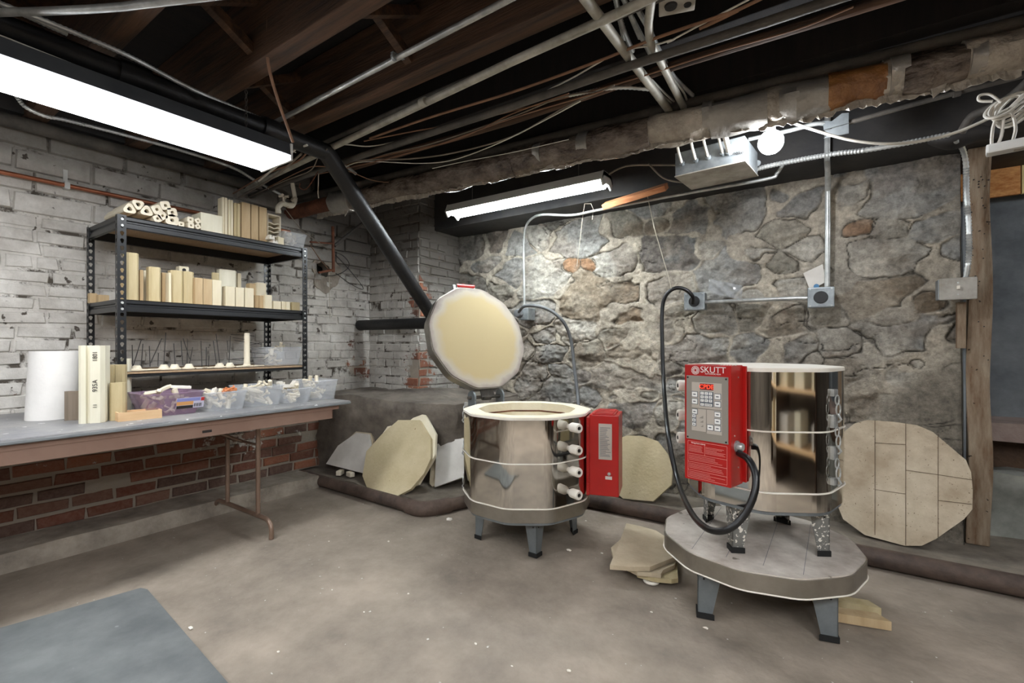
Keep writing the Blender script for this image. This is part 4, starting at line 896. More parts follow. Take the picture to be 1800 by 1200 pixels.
def lid_mat():      # firebrick discoloured by heat towards its rim
    m, N, L, b = newmat('scorched_lid_firebrick'); b.inputs['Roughness'].default_value = .9
    tc = N.new('ShaderNodeTexCoord'); ln_ = N.new('ShaderNodeVectorMath'); ln_.operation = 'LENGTH'; L.new(tc.outputs['Object'], ln_.inputs[0])
    n = N.new('ShaderNodeTexNoise'); n.inputs['Scale'].default_value = 9; n.inputs['Detail'].default_value = 6; L.new(tc.outputs['Object'], n.inputs['Vector'])
    a = N.new('ShaderNodeMath'); a.operation = 'MULTIPLY_ADD'; L.new(n.outputs[0], a.inputs[0]); a.inputs[1].default_value = .09; L.new(ln_.outputs['Value'], a.inputs[2])
    q = N.new('ShaderNodeValToRGB'); e = q.color_ramp.elements; e[0].position = .325; e[0].color = lin('b3a27b'); e[1].position = .415; e[1].color = lin('857b77')
    k = q.color_ramp.elements.new(.375); k.color = lin('b0a799'); L.new(a.outputs[0], q.inputs[0]); L.new(q.outputs[0], b.inputs['Base Color']); return m
# open kiln
A10 = R(-20); K1 = Vector((-1.49, 2.33, 0))
k1, z1 = kiln('open round top-loading kiln with raised lid and red box on its side', K1, 10, .375, A10, .20, .229, 2, 0, .30, [R(-48), R(-138), R(42), R(132)], 'brushed', 'legst', .14, False)
bm = bmn(); prism(bm, ngon(10, .285, A10, .03, 6), .27, .28); obj('kiln_floor', bm, 'fireL', k1)
bm = bmn()
for zz_ in (z1-.045, z1-.11):
    pts = [Vector((p[0]*.995, p[1]*.995, zz_)) for p in ngon(10, .285, A10, .028, 6)]; pts.append(pts[0]); tube(bm, pts, .005, 6, cap=False)
obj('heating_coil', bm, 'rust', k1)
for z in (.685, .572, .46, .345): plug(k1, .355, A10, z, .085)
for z in (.70, .50, .30): thing_child('latch', k1, (.382*math.cos(R(-164)), .382*math.sin(R(-164)), z), (0, 0, R(-164)+PI/2))
bm = bmn(); lathe(bm, [(.02, 0), (.02, .012), (.012, .016)], 12, Matrix.Translation((.2, -.31, .5))); bm.free()
# side box
cb = obj('control_box', box(bmn(), -.10, .10, 0, .155, -.215, .215, .004), 'red', k1, (.535*math.cos(R(16)), .535*math.sin(R(16)), .52), (0, 0, R(106)))
bm = bmn(); box(bm, -.092, .092, .02, .14, .215, .222, .002)
for k in range(6): box(bm, -.09+k*.032, -.072+k*.032, .03, .13, .2215, .226, .001)
obj('vent_louvres', bm, 'red', cb, label='pinkish slotted vent on top of red box')
bm = bmn(); box(bm, -.1035, -.0995, .035, .105, -.02, .17, .001); obj('rating_plate', bm, 'panell', cb, label='grey printed rating plate')
bm = bmn()
for k in range(22):
    w = random.uniform(.03, .058); box(bm, -.1041, -.1034, .098-w, .098, .148-k*.0072, .1505-k*.0072)
obj('printed_lines', bm, 'keyfr', cb)
bm = bmn(); lathe(bm, [(.009, 0), (.009, .004), (.005, .005), (.005, .016)], 12, Matrix.Translation((-.10, .05, -.095)) @ Matrix.Rotation(-PI/2, 4, 'Y')); obj('toggle_switch', bm, 'emt', cb)
bm = bmn(); box(bm, -.1025, -.0995, .035, .07, -.125, -.108, .001); obj('switch_plate', bm, 'slabw', cb)
bm = bmn(); box(bm, -.098, .098, .155, .172, -.22, .20, .003)
for z in (-.16, 0, .15): lathe(bm, [(.005, 0), (.005, .004)], 8, Matrix.Translation((-.098, .163, z)) @ Matrix.Rotation(-PI/2, 4, 'Y'))
obj('mounting_flange', bm, 'red', cb)
# lid
HA = R(160); hx = .405; tilt = R(20)
hd = Vector((math.cos(HA), math.sin(HA), 0)); up_ = (Vector((0, 0, 1))*math.cos(tilt)+hd*math.sin(tilt)); ln = (-hd*math.cos(tilt)+Vector((0, 0, 1))*math.sin(tilt))  # brick face normal
side = up_.cross(ln).normalized(); rl = .368
cl_ = hd*(hx+.005)+Vector((0, 0, z1+.085))+up_*rl
ML = Matrix((( side.x, up_.x, ln.x, cl_.x), (side.y, up_.y, ln.y, cl_.y), (side.z, up_.z, ln.z, cl_.z), (0, 0, 0, 1)))
lid = obj('lid', prism(bmn(), ngon(12, .374, PI/2, .14, 6), -.062, .0), 'brushed', k1); lid.matrix_local = ML
for v in lid.data.vertices: pass
o = obj('lid_brick', prism(bmn(), ngon(12, .368, PI/2, .14, 6), -.05, .010), lid_mat(), lid)
bm = bmn(); tube(bm, [(-.08, .39, -.03), (.06, .39, -.03)], .013, 12); obj('lid_handle', bm, 'redd', lid, smooth=True, label='red tubular handle')
bm = bmn(); tube(bm, [(-.08, .372, -.03), (-.08, .40, -.03)], .006, 8); tube(bm, [(.06, .372, -.03), (.06, .40, -.03)], .006, 8); box(bm, -.12, -.10, .35, .385, -.05, -.01, .003); obj('handle_bracket', bm, 'emt', lid)
bm = bmn(); box(bm, -.05, .05, -.12, .12, -.066, -.06); obj('back_plate', bm, 'brushed', lid)
bm = bmn()
hs = Vector((-math.sin(HA), math.cos(HA), 0)); hb = hd*(hx+.035)+Vector((0, 0, z1+.035))
tube(bm, [hb-hs*.14, hb+hs*.14], .011, 10); tube(bm, [hb-hs*.03, hb+hs*.03], .022, 14)
obj('hinge_rod', bm, 'dpipe', k1, smooth=True)
for s in (-1, 1):
    bm = bmn(); c_ = hb+hs*s*.11; lathe(bm, [(.045, -.006), (.045, .006)], 22, Matrix.Translation(c_) @ hs.to_track_quat('Z', 'Y').to_matrix().to_4x4())
    bmesh.ops.recalc_face_normals(bm, faces=bm.faces[:])
    q = [c_-hd*.06+Vector((0, 0, -.16)), c_+hd*.03+Vector((0, 0, -.16)), c_+hd*.045, c_-hd*.04]
    plate(bm, [x+hs*.005 for x in q], hs, .01); obj('hinge_plate', bm, 'legst', k1)
bm = bmn(); q = hb+Vector((0, 0, .0)); plate(bm, [q-hs*.05-hd*.02, q+hs*.05-hd*.02, q+hs*.05+up_*.2+hd*.0, q-hs*.05+up_*.2+hd*.0], -ln, .006); obj('lid_arm', bm, 'dpipe', k1)
# closed kiln standing on a slab stand
st_c = Vector((-.29, 2.32, 0)); ZS = .275
t = thing('kiln_stand', 'low round stand of dusty slab in a steel band on four legs', 'stand', st_c)
bm = bmn(); prism(bm, ngon(12, .396, R(-31-45), .16, 6), .205, ZS-.006); obj('steel_band', bm, 'brushed', t, smooth=True)
bm = bmn(); prism(bm, ngon(12, .390, R(-31-45), .16, 6), .25, ZS-.001); obj('slab_top', bm, 'stand', t)
bm = bmn(); pts = [Vector((p[0], p[1], .203)) for p in ngon(12, .397, R(-31-45), .16, 6)]; pts.append(pts[0]); tube(bm, pts, .003, 6, cap=False); obj('lower_lip', bm, 'ceramic', t)
bm = bmn()
for x in (-.2, -.07, .06, .19): box(bm, x, x+.0015, -.3, .3, ZS-.001, ZS-.0004)
obj('brick_joints', bm, 'keyfr', t)
bm = bmn(); prism(bm, ngon(4, .33, R(-31+45), 0), .190, .204, ngon(4, .29, R(-31+45), 0)); obj('leg_frame', bm, 'legst', t)
legs(t, 0, 0, .345, [R(-121), R(-31), R(59), R(149)], 0, 'legst', .205, .12, .065)
K2 = Vector((-.274, 2.325, 0)); F0 = R(-60)
k2, z2 = kiln('closed polished steel kiln with red digital controller standing on the round stand', K2, 8, .312, F0, .475, .232, 2, ZS, .262, [R(-106), R(-16), R(74), R(164)], 'mirror', 'legsp', .13, True)
bm = bmn(); prism(bm, ngon(8, .308, F0, .085, 6), z2+.003, z2+.0065); obj('lid_top', bm, 'ceramic', k2)
for z in (.93, .80, .70): plug(k2, .285, R(-150), z, .07)
for z in (.88, .76, .64): thing_child('latch', k2, (.300*math.cos(R(-29)), .300*math.sin(R(-29)), z), (0, 0, R(-29)+PI/2))
nb = Vector((math.cos(R(-105)), math.sin(R(-105)), 0)); tb = Vector((math.cos(R(-15)), math.sin(R(-15)), 0))
bl_ = nb*.405+tb*(-.037); BZ0, BZ1 = .575, 1.032; bh = BZ1-BZ0; bw = .186
cb = obj('control_box', box(bmn(), -bw/2, bw/2, 0, .10, 0, bh, .003), 'red', k2, (bl_.x, bl_.y, BZ0), (0, 0, R(-15)))
bm = bmn(); box(bm, -bw/2-.002, bw/2+.012, .10, .112, .005, bh-.004, .002)
obj('mounting_flange', bm, 'red', cb)
bm = bmn()
for k in range(6): lathe(bm, [(.004, 0), (.004, .004)], 8, Matrix.Translation((bw*.25+k*.011, .02, bh)))
obj('vent_holes', bm, 'ceramic', cb)
pw, pz0, pz1 = bw*.90, bh*.355, bh*.905
pan = obj('keypad_panel', box(bmn(), -pw/2, pw/2, -.0035, .001, pz0, pz1, .001), 'panel', cb)
def U(x, z): return (x*pw, -.0035, pz0+z*(pz1-pz0))      # panel coordinates, 0..1 up
def prect(bm, x0, x1, z0, z1, y0=-.005, y1=-.003):
    a, b = U(x0, z0), U(x1, z1); box(bm, a[0], b[0], y0, y1, a[2], b[2], .0006); return bm
for (a, b, c, d) in ((-.37, .37, .50, .90), (-.37, -.02, .18, .48), (.0, .37, .14, .48)): pass
bm = bmn(); prect(bm, -.36, .36, .50, .90); prect(bm, -.36, -.01, .14, .485); prect(bm, .01, .36, .12, .485); obj('panel_inlay', bm, 'panell', pan)
dsp = obj('display', prect(bmn(), -.15, .17, .79, .885, -.007, -.004), 'leddark', pan)
text('CPDE', .0235, 'led', pan, U(.01, .836)[:1]+(-.0074, U(0, .836)[2]), (PI/2, 0, 0), name='display_digits')
bm = bmn(); prect(bm, -.155, .17, .535, .765, -.006, -.004); obj('keypad_frame', bm, 'keyfr', pan)
def keyb(x, z, w, h_, s, fs):
    o = obj('key', prect(bmn(), x-w/2, x+w/2, z-h_/2, z+h_/2, -.008, -.0055), 'key', pan)
    c = U(x, z); text(s, fs, 'ink', o, (c[0], -.0084, c[2]), (PI/2, 0, 0), .0002)
for r_ in range(3):
    for c_ in range(3): keyb(-.095+c_*.10, .735-r_*.055, .075, .042, str(r_*3+c_+1), .009)
keyb(-.095, .562, .075, .038, '0', .009); keyb(.055, .562, .175, .038, 'ENTER', .008)
for (x, z, w, h_) in ((-.28, .71, .13, .075), (-.28, .60, .13, .075), (.27, .70, .13, .075), (.27, .585, .13, .075),
                      (-.28, .44, .12, .07), (-.295, .37, .075, .045), (-.295, .305, .075, .045), (-.295, .24, .075, .045),
                      (.27, .43, .13, .07), (.27, .325, .13, .075), (.10, .22, .13, .075), (.27, .22, .13, .075)):
    o = obj('key_surround', prect(bmn(), x-w/2-.012, x+w/2+.012, z-h_/2-.009, z+h_/2+.009, -.0062, -.0045), 'keyfr', pan)
    o = obj('key', prect(bmn(), x-w/2, x+w/2, z-h_/2, z+h_/2, -.008, -.006), 'key', pan)
    bm = bmn(); prect(bm, x-w/4, x+w/4, z-.008, z+.008, -.0084, -.0078); obj('key_marking', bm, 'keyfr', o)
bm = bmn()
for k, (x, z) in enumerate(((-.12, .365), (-.12, .30), (-.12, .235))):
    a = U(x-.055+.02*k, z-.022); b = U(x+.05, z-.022); c = U(x+.05, z+.022-.006*k)
    v = [bm.verts.new((q[0], -.0058, q[2])) for q in (a, b, c)]; bm.faces.new(v)
obj('ramp_symbol', bm, 'panel', pan)
bm = bmn()
for x in (-.46, .46):
    for z in (.03, .97): c = U(x, z); lathe(bm, [(.0035, 0), (.0035, .002)], 10, Matrix.Translation((c[0], -.004, c[2])) @ Matrix.Rotation(PI/2, 4, 'X'))
obj('panel_screws', bm, 'ink', pan)
text('SKUTT', .0335, 'wink', cb, (.024, -.0012, bh*.958), (PI/2, 0, 0))
text('AUTOMATIC KILN', .0075, 'wink', cb, (.024, -.0012, bh*.925), (PI/2, 0, 0))
bm = bmn(); c_ = (-.047, bh*.952)
for rr in (.016, .011, .006): tube(bm, [Vector((c_[0]+rr*math.cos(a), -.001, c_[1]+rr*math.sin(a))) for a in [2*PI*j/24 for j in range(25)]], .0009, 4, cap=False)
for k in range(12): a = 2*PI*k/12; tube(bm, [Vector((c_[0]+.005*math.cos(a), -.001, c_[1]+.005*math.sin(a))), Vector((c_[0]+.016*math.cos(a+.35), -.001, c_[1]+.016*math.sin(a+.35)))], .0008, 4)
obj('round_emblem', bm, 'wink', cb)
bm = bmn()
def seg_(x0, x1, z, h_=.0011): box(bm, x0*bw, x1*bw, -.0012, .0005, z*bh-h_, z*bh+h_)
for z in (.335, .225, .155, .085, .02): seg_(-.42, .42, z, .0007)
for (x0, x1) in ((-.425, -.42), (.42, .425), (-.05, -.045)): box(bm, x0*bw, x1*bw, -.0012, .0005, (.225 if x0 == -.05 else .02)*bh, (.315 if x0 == -.05 else .335)*bh)
text('Firing Instructions', .008, 'wink', cb, (-.035, -.0012, bh*.322), (PI/2, 0, 0))
for z in [.30, .29, .278, .268, .258, .248]: seg_(-.40, random.uniform(-.12, -.07), z, .0006); seg_(-.03, random.uniform(.2, .4), z, .0006)
for z in [.21, .198, .186, .174, .14, .128, .116, .104, .07, .058, .046, .034]: seg_(-.40, random.uniform(.05, .4), z, .0006)
obj('instruction_print', bm, 'pink', cb)
bm = bmn(); c_ = Vector((bw/2, .045, bh*.33)); lathe(bm, [(.022, 0), (.022, .006), (.016, .007), (.016, .022), (.013, .026)], 18, Matrix.Translation(c_) @ Matrix.Rotation(PI/2, 4, 'Y')); obj('cord_clamp', bm, 'emt', cb, smooth=True)
bm = bmn()
for (x, z) in ((.06, .9), (.06, .15), (.03, .42)): lathe(bm, [(.003, 0), (.003, .002)], 8, Matrix.Translation((bw/2, x, z*bh)) @ Matrix.Rotation(PI/2, 4, 'Y'))
obj('screws', bm, 'emt', cb)

for nm_, kn, kl in (('power_cord', k1, K1), ('power_cord.001', k2, K2)):
    o = bpy.data.objects[nm_]; o.parent = kn; o.location = -kl
    for q in ('label', 'category'): del o[q]
    o['label'] = 'grey power cord' if kn is k1 else 'thick black power cord'
# ---------------------------------------------------------------- leaning slabs
def slab(label, pts, p0, n, th, m, cat='kiln shelf', name='kiln_shelf', bev=True, group=None):
    n = Vector(n).normalized(); poly = [apl(x, y, Vector(p0), n) for x, y in pts]
    bm = plate(bmn(), poly, n, th)
    return tag(obj(name, bm, m), label, cat, group)
slab('large cream twelve-sided kiln shelf leaning in front of its twin on the ledge', [(637, 836), (644, 793), (671, 763), (700, 738), (738, 738), (757, 770), (757, 806), (745, 832), (722, 859), (686, 878), (650, 870)], (-2.50, 2.255, .08), (-.02, -.86, .50), .022, 'fire')
slab('cream twelve-sided kiln shelf leaning behind its larger-looking twin, only right edge seen', [(650, 830), (660, 780), (684, 745), (717, 725), (748, 729), (766, 762), (764, 800), (758, 812), (735, 850), (690, 868), (660, 862)], (-2.50, 2.285, .08), (-.02, -.86, .50), .022, 'fireL')
slab('white half-round shelf piece leaning on the concrete block left of cream shelves', [(573, 815), (594, 783), (627, 760), (648, 763), (652, 790), (646, 834), (640, 832)], (-2.95, 2.37, .09), (.17, -.93, .30), .02, 'slabw')
slab('pale half shelf leaning behind the white half-round piece on the left', [(585, 815), (600, 782), (626, 758), (652, 761), (656, 774), (654, 800), (646, 832)], (-2.95, 2.395, .09), (.17, -.93, .30), .02, 'slabt')
slab('white shelf piece with dark stains leaning between cream shelves and open kiln', [(766, 781), (786, 774), (814, 770), (830, 800), (815, 838), (764, 856), (766, 810)], (-2.33, 2.50, .08), (.45, -.75, .5), .018, 'slabw')
slab('tan shelf piece behind the stained white one beside the open kiln', [(757, 815), (768, 785), (786, 773), (822, 768), (835, 800), (818, 838), (760, 855), (755, 850)], (-2.36, 2.54, .08), (.45, -.75, .5), .02, 'slabt')
slab('cream twelve-sided kiln shelf leaning on stone wall behind the red side box', [(1062, 800), (1075, 775), (1102, 765), (1130, 766), (1156, 775), (1173, 797), (1182, 822), (1180, 852), (1148, 881), (1095, 876), (1066, 850)], (-1.0, 3.04, .08), (0, -.95, .30), .022, 'fire')
slab('large worn brick kiln lid slab leaning on the stone wall beside the post', [(1462, 800), (1482, 760), (1502, 744), (1524, 738), (1570, 741), (1612, 747), (1640, 759), (1680, 793), (1698, 808), (1707, 830), (1710, 862), (1709, 895), (1695, 912), (1645, 947), (1620, 959), (1590, 959), (1520, 940), (1482, 912), (1465, 870)], (.35, 3.15, .08), (0, -.96, .26), .055, 'worn', name='kiln_slab', cat='slab')
wn = Vector((0, -.96, .26)).normalized(); bm = bmn()
def wl(x0, y0, x1, y1):
    a, b = apl(x0, y0, Vector((.35, 3.149, .08)), wn)+wn*.0012, apl(x1, y1, Vector((.35, 3.149, .08)), wn)+wn*.0012; tube(bm, [a, b], .0012, 4)
wl(1538, 739, 1538, 940); wl(1592, 744, 1592, 958); wl(1649, 762, 1649, 944); wl(1538, 778, 1592, 781); wl(1592, 826, 1649, 834); wl(1649, 834, 1708, 843); wl(1649, 879, 1708, 886); wl(1538, 860, 1592, 868)
o = obj('brick_joint_lines', bm, 'browns', bpy.data.objects['kiln_slab'], label='fine brick joints')
slab('pale shelf slab leaning against the wall behind the closed kiln legs', [(1240, 868), (1275, 862), (1330, 905), (1318, 925), (1285, 900)], (-.55, 3.0, .1), (0, -.9, .4), .02, 'slabw')
for k, (x, y) in enumerate(((598, 830), (616, 833))):
    p = az(x, y, .10); bm = bmn(); box(bm, -.02, .02, -.035, .035, -.018, .018, .006, Matrix.Translation(p) @ Matrix.Rotation(.5+k*.9, 4, 'Z'))
    tag(obj('kiln_post', bm, 'cream'), ['small cream prop block under white shelf piece, left of two', 'small cream prop block under white shelf piece, right of two'][k], 'kiln prop')
# stack of slabs on floor
def flat(label, pts, z, th, m, tilt_=None):
    bm = bmn(); prism(bm, [tuple(az(x, y, z).xy) for x, y in pts], z-th, z)
    return tag(obj('kiln_shelf', bm, m), label, 'kiln shelf')
flat('pale polygonal shelf piece on top of the small stack on the floor', [(1101, 919), (1125, 924), (1153, 932), (1180, 949), (1190, 963), (1188, 978), (1142, 996), (1110, 996), (1072, 993), (1088, 955)], .085, .02, 'slabt')
flat('tan shelf piece second in the small floor stack, poking out left', [(1074, 962), (1090, 948), (1150, 935), (1192, 975), (1186, 992), (1166, 1001), (1162, 1008), (1120, 1004), (1080, 985)], .062, .02, 'slabt')
flat('lowest tan shelf piece in the small floor stack, poking out towards viewer', [(1110, 975), (1150, 960), (1190, 985), (1192, 1016), (1180, 1018), (1150, 1015), (1120, 1007)], .04, .02, 'tan')
bm = bmn(); p = az(1145, 1020, .008); tube(bm, [p+Vector((.03*math.cos(a), .03*math.sin(a), 0)) for a in [2*PI*j/16 for j in range(17)]], .008, 8, cap=False); tag(obj('ceramic_ring', bm, 'ceramic', smooth=True), 'small white ceramic ring half under the floor stack', 'ring')
bm = bmn(); c_ = az(1140, 985, 0); box(bm, -.05, .05, -.04, .04, 0, .021, .002, Matrix.Translation(c_)); tag(obj('spacer_block', bm, 'slabt'), 'small tan spacer block under the floor stack of shelves', 'block')
def floorpost(label, x0, y0, x1, y1, m, h=.035, w=.055):
    a, b = az(x0, y0, 0), az(x1, y1, 0); d = b-a; l = d.length; bm = bmn()
    prism(bm, [(0, -w/2), (l, -w/2), (l-.03, w/2), (0, w/2)], 0, h); bmesh.ops.transform(bm, matrix=Matrix.Translation(a+Vector((0, 0, .001))) @ Matrix.Rotation(math.atan2(d.y, d.x), 4, 'Z'), verts=bm.verts[:])
    tag(obj('kiln_post', bm, m), label, 'kiln prop')
floorpost('yellow tan kiln prop bar lying on floor under stand, nearer viewer', 1438, 1082, 1562, 1102, 'tanb')
floorpost('yellow tan kiln prop bar lying on floor under stand, farther from viewer', 1428, 1058, 1545, 1078, 'tan')
# plaster crumbs on the floor
random.seed(11)
for (x, y, s) in ((790, 912, .018), (1000, 966, .012), (1058, 972, .007), (683, 951, .006), (578, 951, .005), (718, 1043, .005), (836, 1131, .005), (1030, 915, .006), (489, 1145, .005), (335, 1103, .008), (1145, 1075, .005), (640, 1075, .004), (900, 1170, .004), (1240, 1103, .008), (1000, 1178, .006)):
    bm = bmn(); bmesh.ops.create_icosphere(bm, subdivisions=1, radius=s)
    for v in bm.verts: v.co = Vector((v.co.x*1.4, v.co.y, v.co.z*.5))*random.uniform(.7, 1.2)+az(x, y, .003)
    tag(obj('plaster_crumb', bm, 'ceramic'), 'small white plaster crumb lying on the concrete floor', 'crumb', 'plaster crumbs on the floor')
# rubber mat
bm = bmn(); c0 = az(255, 1032, .006); c1 = az(-60, 1122, .006); c2 = az(402, 1203, .006); dd = (c2-c0)
cn = [c0+(c1-c0)*.03+(c2-c0)*0, c0+(c2-c0)*.04, c2+dd*1.2, c1+dd*1.2, c1]
prism(bm, [tuple(p.xy) for p in cn], .003, .010); tag(obj('rubber_mat', bm, 'mat'), 'dark grey anti-fatigue mat on the floor at lower left', 'mat')

# ---------------------------------------------------------------- table and worktop
TX0, TX1, TY0, TY1 = -3.40, -2.63, .0, 1.88
t = thing('folding_table', 'brown metal folding table under the grey board against brick wall', 'table', ((TX0+TX1)/2, (TY0+TY1)/2, 0))
cx_, cy_ = (TX0+TX1)/2, (TY0+TY1)/2; hw, hl = (TX1-TX0)/2, (TY1-TY0)/2
bm = bmn(); box(bm, -hw, hw, -hl, hl, .700, .724, .004); obj('table_top', bm, 'tbrown', t)
bm = bmn()
for x in (-hw+.006, hw-.012): box(bm, x, x+.006, -hl+.03, hl-.04, .645, .702, .001)
for y in (-hl+.03, hl-.046): box(bm, -hw+.006, hw-.006, y, y+.006, .645, .702, .001)
obj('apron', bm, 'tbrown', t)
bm = bmn(); p = ax(365, 748, TX1)-Vector((cx_, cy_, 0)); box(bm, hw-.008, hw-.0045, p.y-.022, p.y+.022, .665, .678, .001); obj('maker_plate', bm, 'ink', t)
for yy in (1.46-cy_, -.75):
    bm = bmn()
    tube(bm, spline([(hw-.04, yy, .0), (hw-.04, yy, .06), (hw-.075, yy, .10), (hw-.16, yy, .105), (0, yy, .105), (-hw+.16, yy, .105), (-hw+.09, yy, .10), (-hw+.05, yy, .06), (-hw+.05, yy, 0)], 6), .0135, 12)
    lg = obj('foot_bar', bm, 'tbrownd', t, smooth=True)
    for xx in (.20, -.17):
        bm = bmn(); tube(bm, [(xx, yy, .105), (xx, yy, .70)], .013, 12); obj('leg', bm, 'tbrownd', t, smooth=True)
    bm = bmn(); s = -1 if yy > 0 else 1
    tube(bm, [(.20, yy, .52), (-.17, yy, .52)], .008, 8); tube(bm, [(.02, yy, .52), (.02, yy+s*.30, .68)], .009, 8); tube(bm, [(.02, yy+s*.3, .68), (.02, yy+s*.42, .70)], .009, 8); obj('folding_brace', bm, 'tbrownd', t)
t = thing('worktop_board', 'dusty grey board lying over the folding table, spattered with plaster', 'worktop', (0, 0, 0))
bm = bmn(); box(bm, -3.585, -2.60, -.35, 1.945, .727, .75, .005); obj('board', bm, 'board', t)
bm = bmn(); box(bm, -2.602, -2.596, -.35, 1.945, .730, .742, .002); obj('edge_trim', bm, 'boarde', t)
ZT = .7505
# ---------------------------------------------------------------- steel shelf on the board
Xf, Xr = -3.03, -3.53
ya, yb = ax(207, 500, Xf).y, ax(540, 500, Xf).y
t = thing('steel_shelf', 'black steel shelf rack with keyhole posts and three decks on the worktop', 'shelf', (0, 0, 0))
def keyholes(bm, o, u, n, h0, h1, w, th=.0018, pitch=.0381):
    z = h0
    while z < h1-1e-4:
        z2_ = min(z+pitch, h1); vs = [bm.verts.new(o+u*a+Vector((0, 0, b))) for a, b in ((0, z), (w, z), (w, z2_), (0, z2_))]
        if z2_-z > pitch*.98:
            c = w/2; cz = (z+z2_)/2+.003; pts = []
            for k in range(9): a = R(-50)+R(280)*k/8; pts.append((c+.0088*math.cos(a), cz+.0088*math.sin(a)))
            pts += [(c-.0042, cz-.014), (c+.0042, cz-.014)]
            hs_ = [bm.verts.new(o+u*a+Vector((0, 0, b))) for a, b in pts]
            es = [bm.edges.new((vs[i], vs[(i+1) % 4])) for i in range(4)]+[bm.edges.new((hs_[i], hs_[(i+1) % len(hs_)])) for i in range(len(hs_))]
            bmesh.ops.triangle_fill(bm, use_beauty=True, use_dissolve=False, edges=es)
        else: bm.faces.new(vs)
        z = z2_
for (x, y, sx, sy) in ((Xf, ya, -1, 1), (Xf, yb, -1, -1), (Xr, ya, 1, 1), (Xr, yb, 1, -1)):
    bm = bmn(); o = Vector((x, y-sy*.0, ZT))
    keyholes(bm, o, Vector((0, sy, 0)), None, 0, 1.03, .036)
    keyholes(bm, o, Vector((sx, 0, 0)), None, 0, 1.03, .030)
    r_ = bmesh.ops.solidify(bm, geom=bm.faces[:], thickness=.0018)
    obj('upright', bm, 'black', t)
for z, bm_h in ((1.775, .062), (1.345, .062), (.972, .030)):
    for x, s in ((Xf-.002, -1), (Xr+.002, 1)):
        bm = bmn(); prism(bm, [(0, 0), (s*.004, .004), (s*.004, bm_h*.42), (s*.012, bm_h*.5), (s*.012, bm_h*.62), (s*.004, bm_h*.7), (s*.004, bm_h-.004), (0, bm_h), (s*.02, bm_h), (s*.02, bm_h-.003), (s*.016, .003), (s*.02, 0)], ya+.004, yb-.004)
        bmesh.ops.transform(bm, matrix=Matrix(((1, 0, 0, x), (0, 0, 1, 0), (0, 1, 0, z-bm_h), (0, 0, 0, 1))), verts=bm.verts[:]); obj('beam', bm, 'black', t)
    for y, s in ((ya+.003, 1), (yb-.003, -1)):
        bm = bmn(); prism(bm, [(0, 0), (s*.004, bm_h*.42), (s*.011, bm_h*.5), (s*.011, bm_h*.62), (s*.004, bm_h*.7), (0, bm_h), (s*.018, bm_h), (s*.018, 0)], Xr+.004, Xf-.004)
        bmesh.ops.transform(bm, matrix=Matrix(((0, 0, 1, 0), (1, 0, 0, y), (0, 1, 0, z-bm_h), (0, 0, 0, 1))), verts=bm.verts[:]); obj('side_beam', bm, 'black', t)
    bm = bmn(); box(bm, Xr+.022, Xf-.022 if bm_h > .05 else Xf-.004, ya+.02, yb-.02, z-.014, z-.001, .001); obj('shelf_board', bm, 'pboard', t)
    for y in (ya+.018, yb-.018):
        bm = bmn()
        for dz in (-.018, -.05 if bm_h > .05 else -.02): lathe(bm, [(.007, 0), (.006, .003)], 10, Matrix.Translation((Xf+.001, y, z+dz)) @ Matrix.Rotation(PI/2, 4, 'Y'))
        obj('rivet', bm, 'emt', t)
# items standing on shelves
def rs_poly(w, d, style):
    if style == 'box': return [(0, 0), (w, 0), (w, d), (0, d)]
    if style == 'rib': return [(0, .1*d), (.12*w, 0), (.3*w, 0), (.34*w, .12*d), (.42*w, .12*d), (.46*w, 0), (.85*w, 0), (w, .2*d), (w, d), (0, d)]
    if style == 'bev': c = min(w, d)*.22; return [(0, c), (c, 0), (w-c, 0), (w, c), (w, d), (0, d)]
    if style == 'tri': return [(w*.1, 0), (w*.9, 0), (w, .15*d), (w*.6, d), (w*.4, d), (0, .15*d)]
    if style == 'oct': c = .28; return [(c*w, 0), ((1-c)*w, 0), (w, c*d), (w, (1-c)*d), ((1-c)*w, d), (c*w, d), (0, (1-c)*d), (0, c*d)]
def stand_post(px0, px1, pyt, X_, zb, m, style='box', dep=None, label='', group=None, name='kiln_post', hole=False, cat='kiln prop', lean=0):
    a, b = ax(px0, 500, X_), ax(px1, 500, X_); w = b.y-a.y; zt = ax((px0+px1)/2, pyt, X_).z; d = dep or min(w, .07)
    P = [(-q[1], q[0]) for q in rs_poly(w, d, style)]
    t_ = thing(name, label, cat, (X_, a.y, zb), 0, group) if hole else None
    bm = bmn(); prism(bm, P, 0, zt-zb)
    if lean:
        for v in bm.verts: v.co.y += v.co.z*lean
    es = [e for e in bm.edges if abs(e.verts[0].co.z-e.verts[1].co.z) < 1e-4 and e.verts[0].co.z > .01]; bmesh.ops.bevel(bm, geom=es, offset=.0025, segments=1, affect='EDGES')
    if hole:
        obj('body', bm, m, t_); bm = bmn(); lathe(bm, [(w*.2, -.001), (w*.2, .002)], 14, Matrix.Translation((0, w*.5, (zt-zb)-.022)) @ Matrix.Rotation(PI/2, 4, 'Y')); obj('bore', bm, 'ink', t_); return t_
    return tag(obj(name, bm, m, None, (X_, a.y, zb)), label, cat, group)
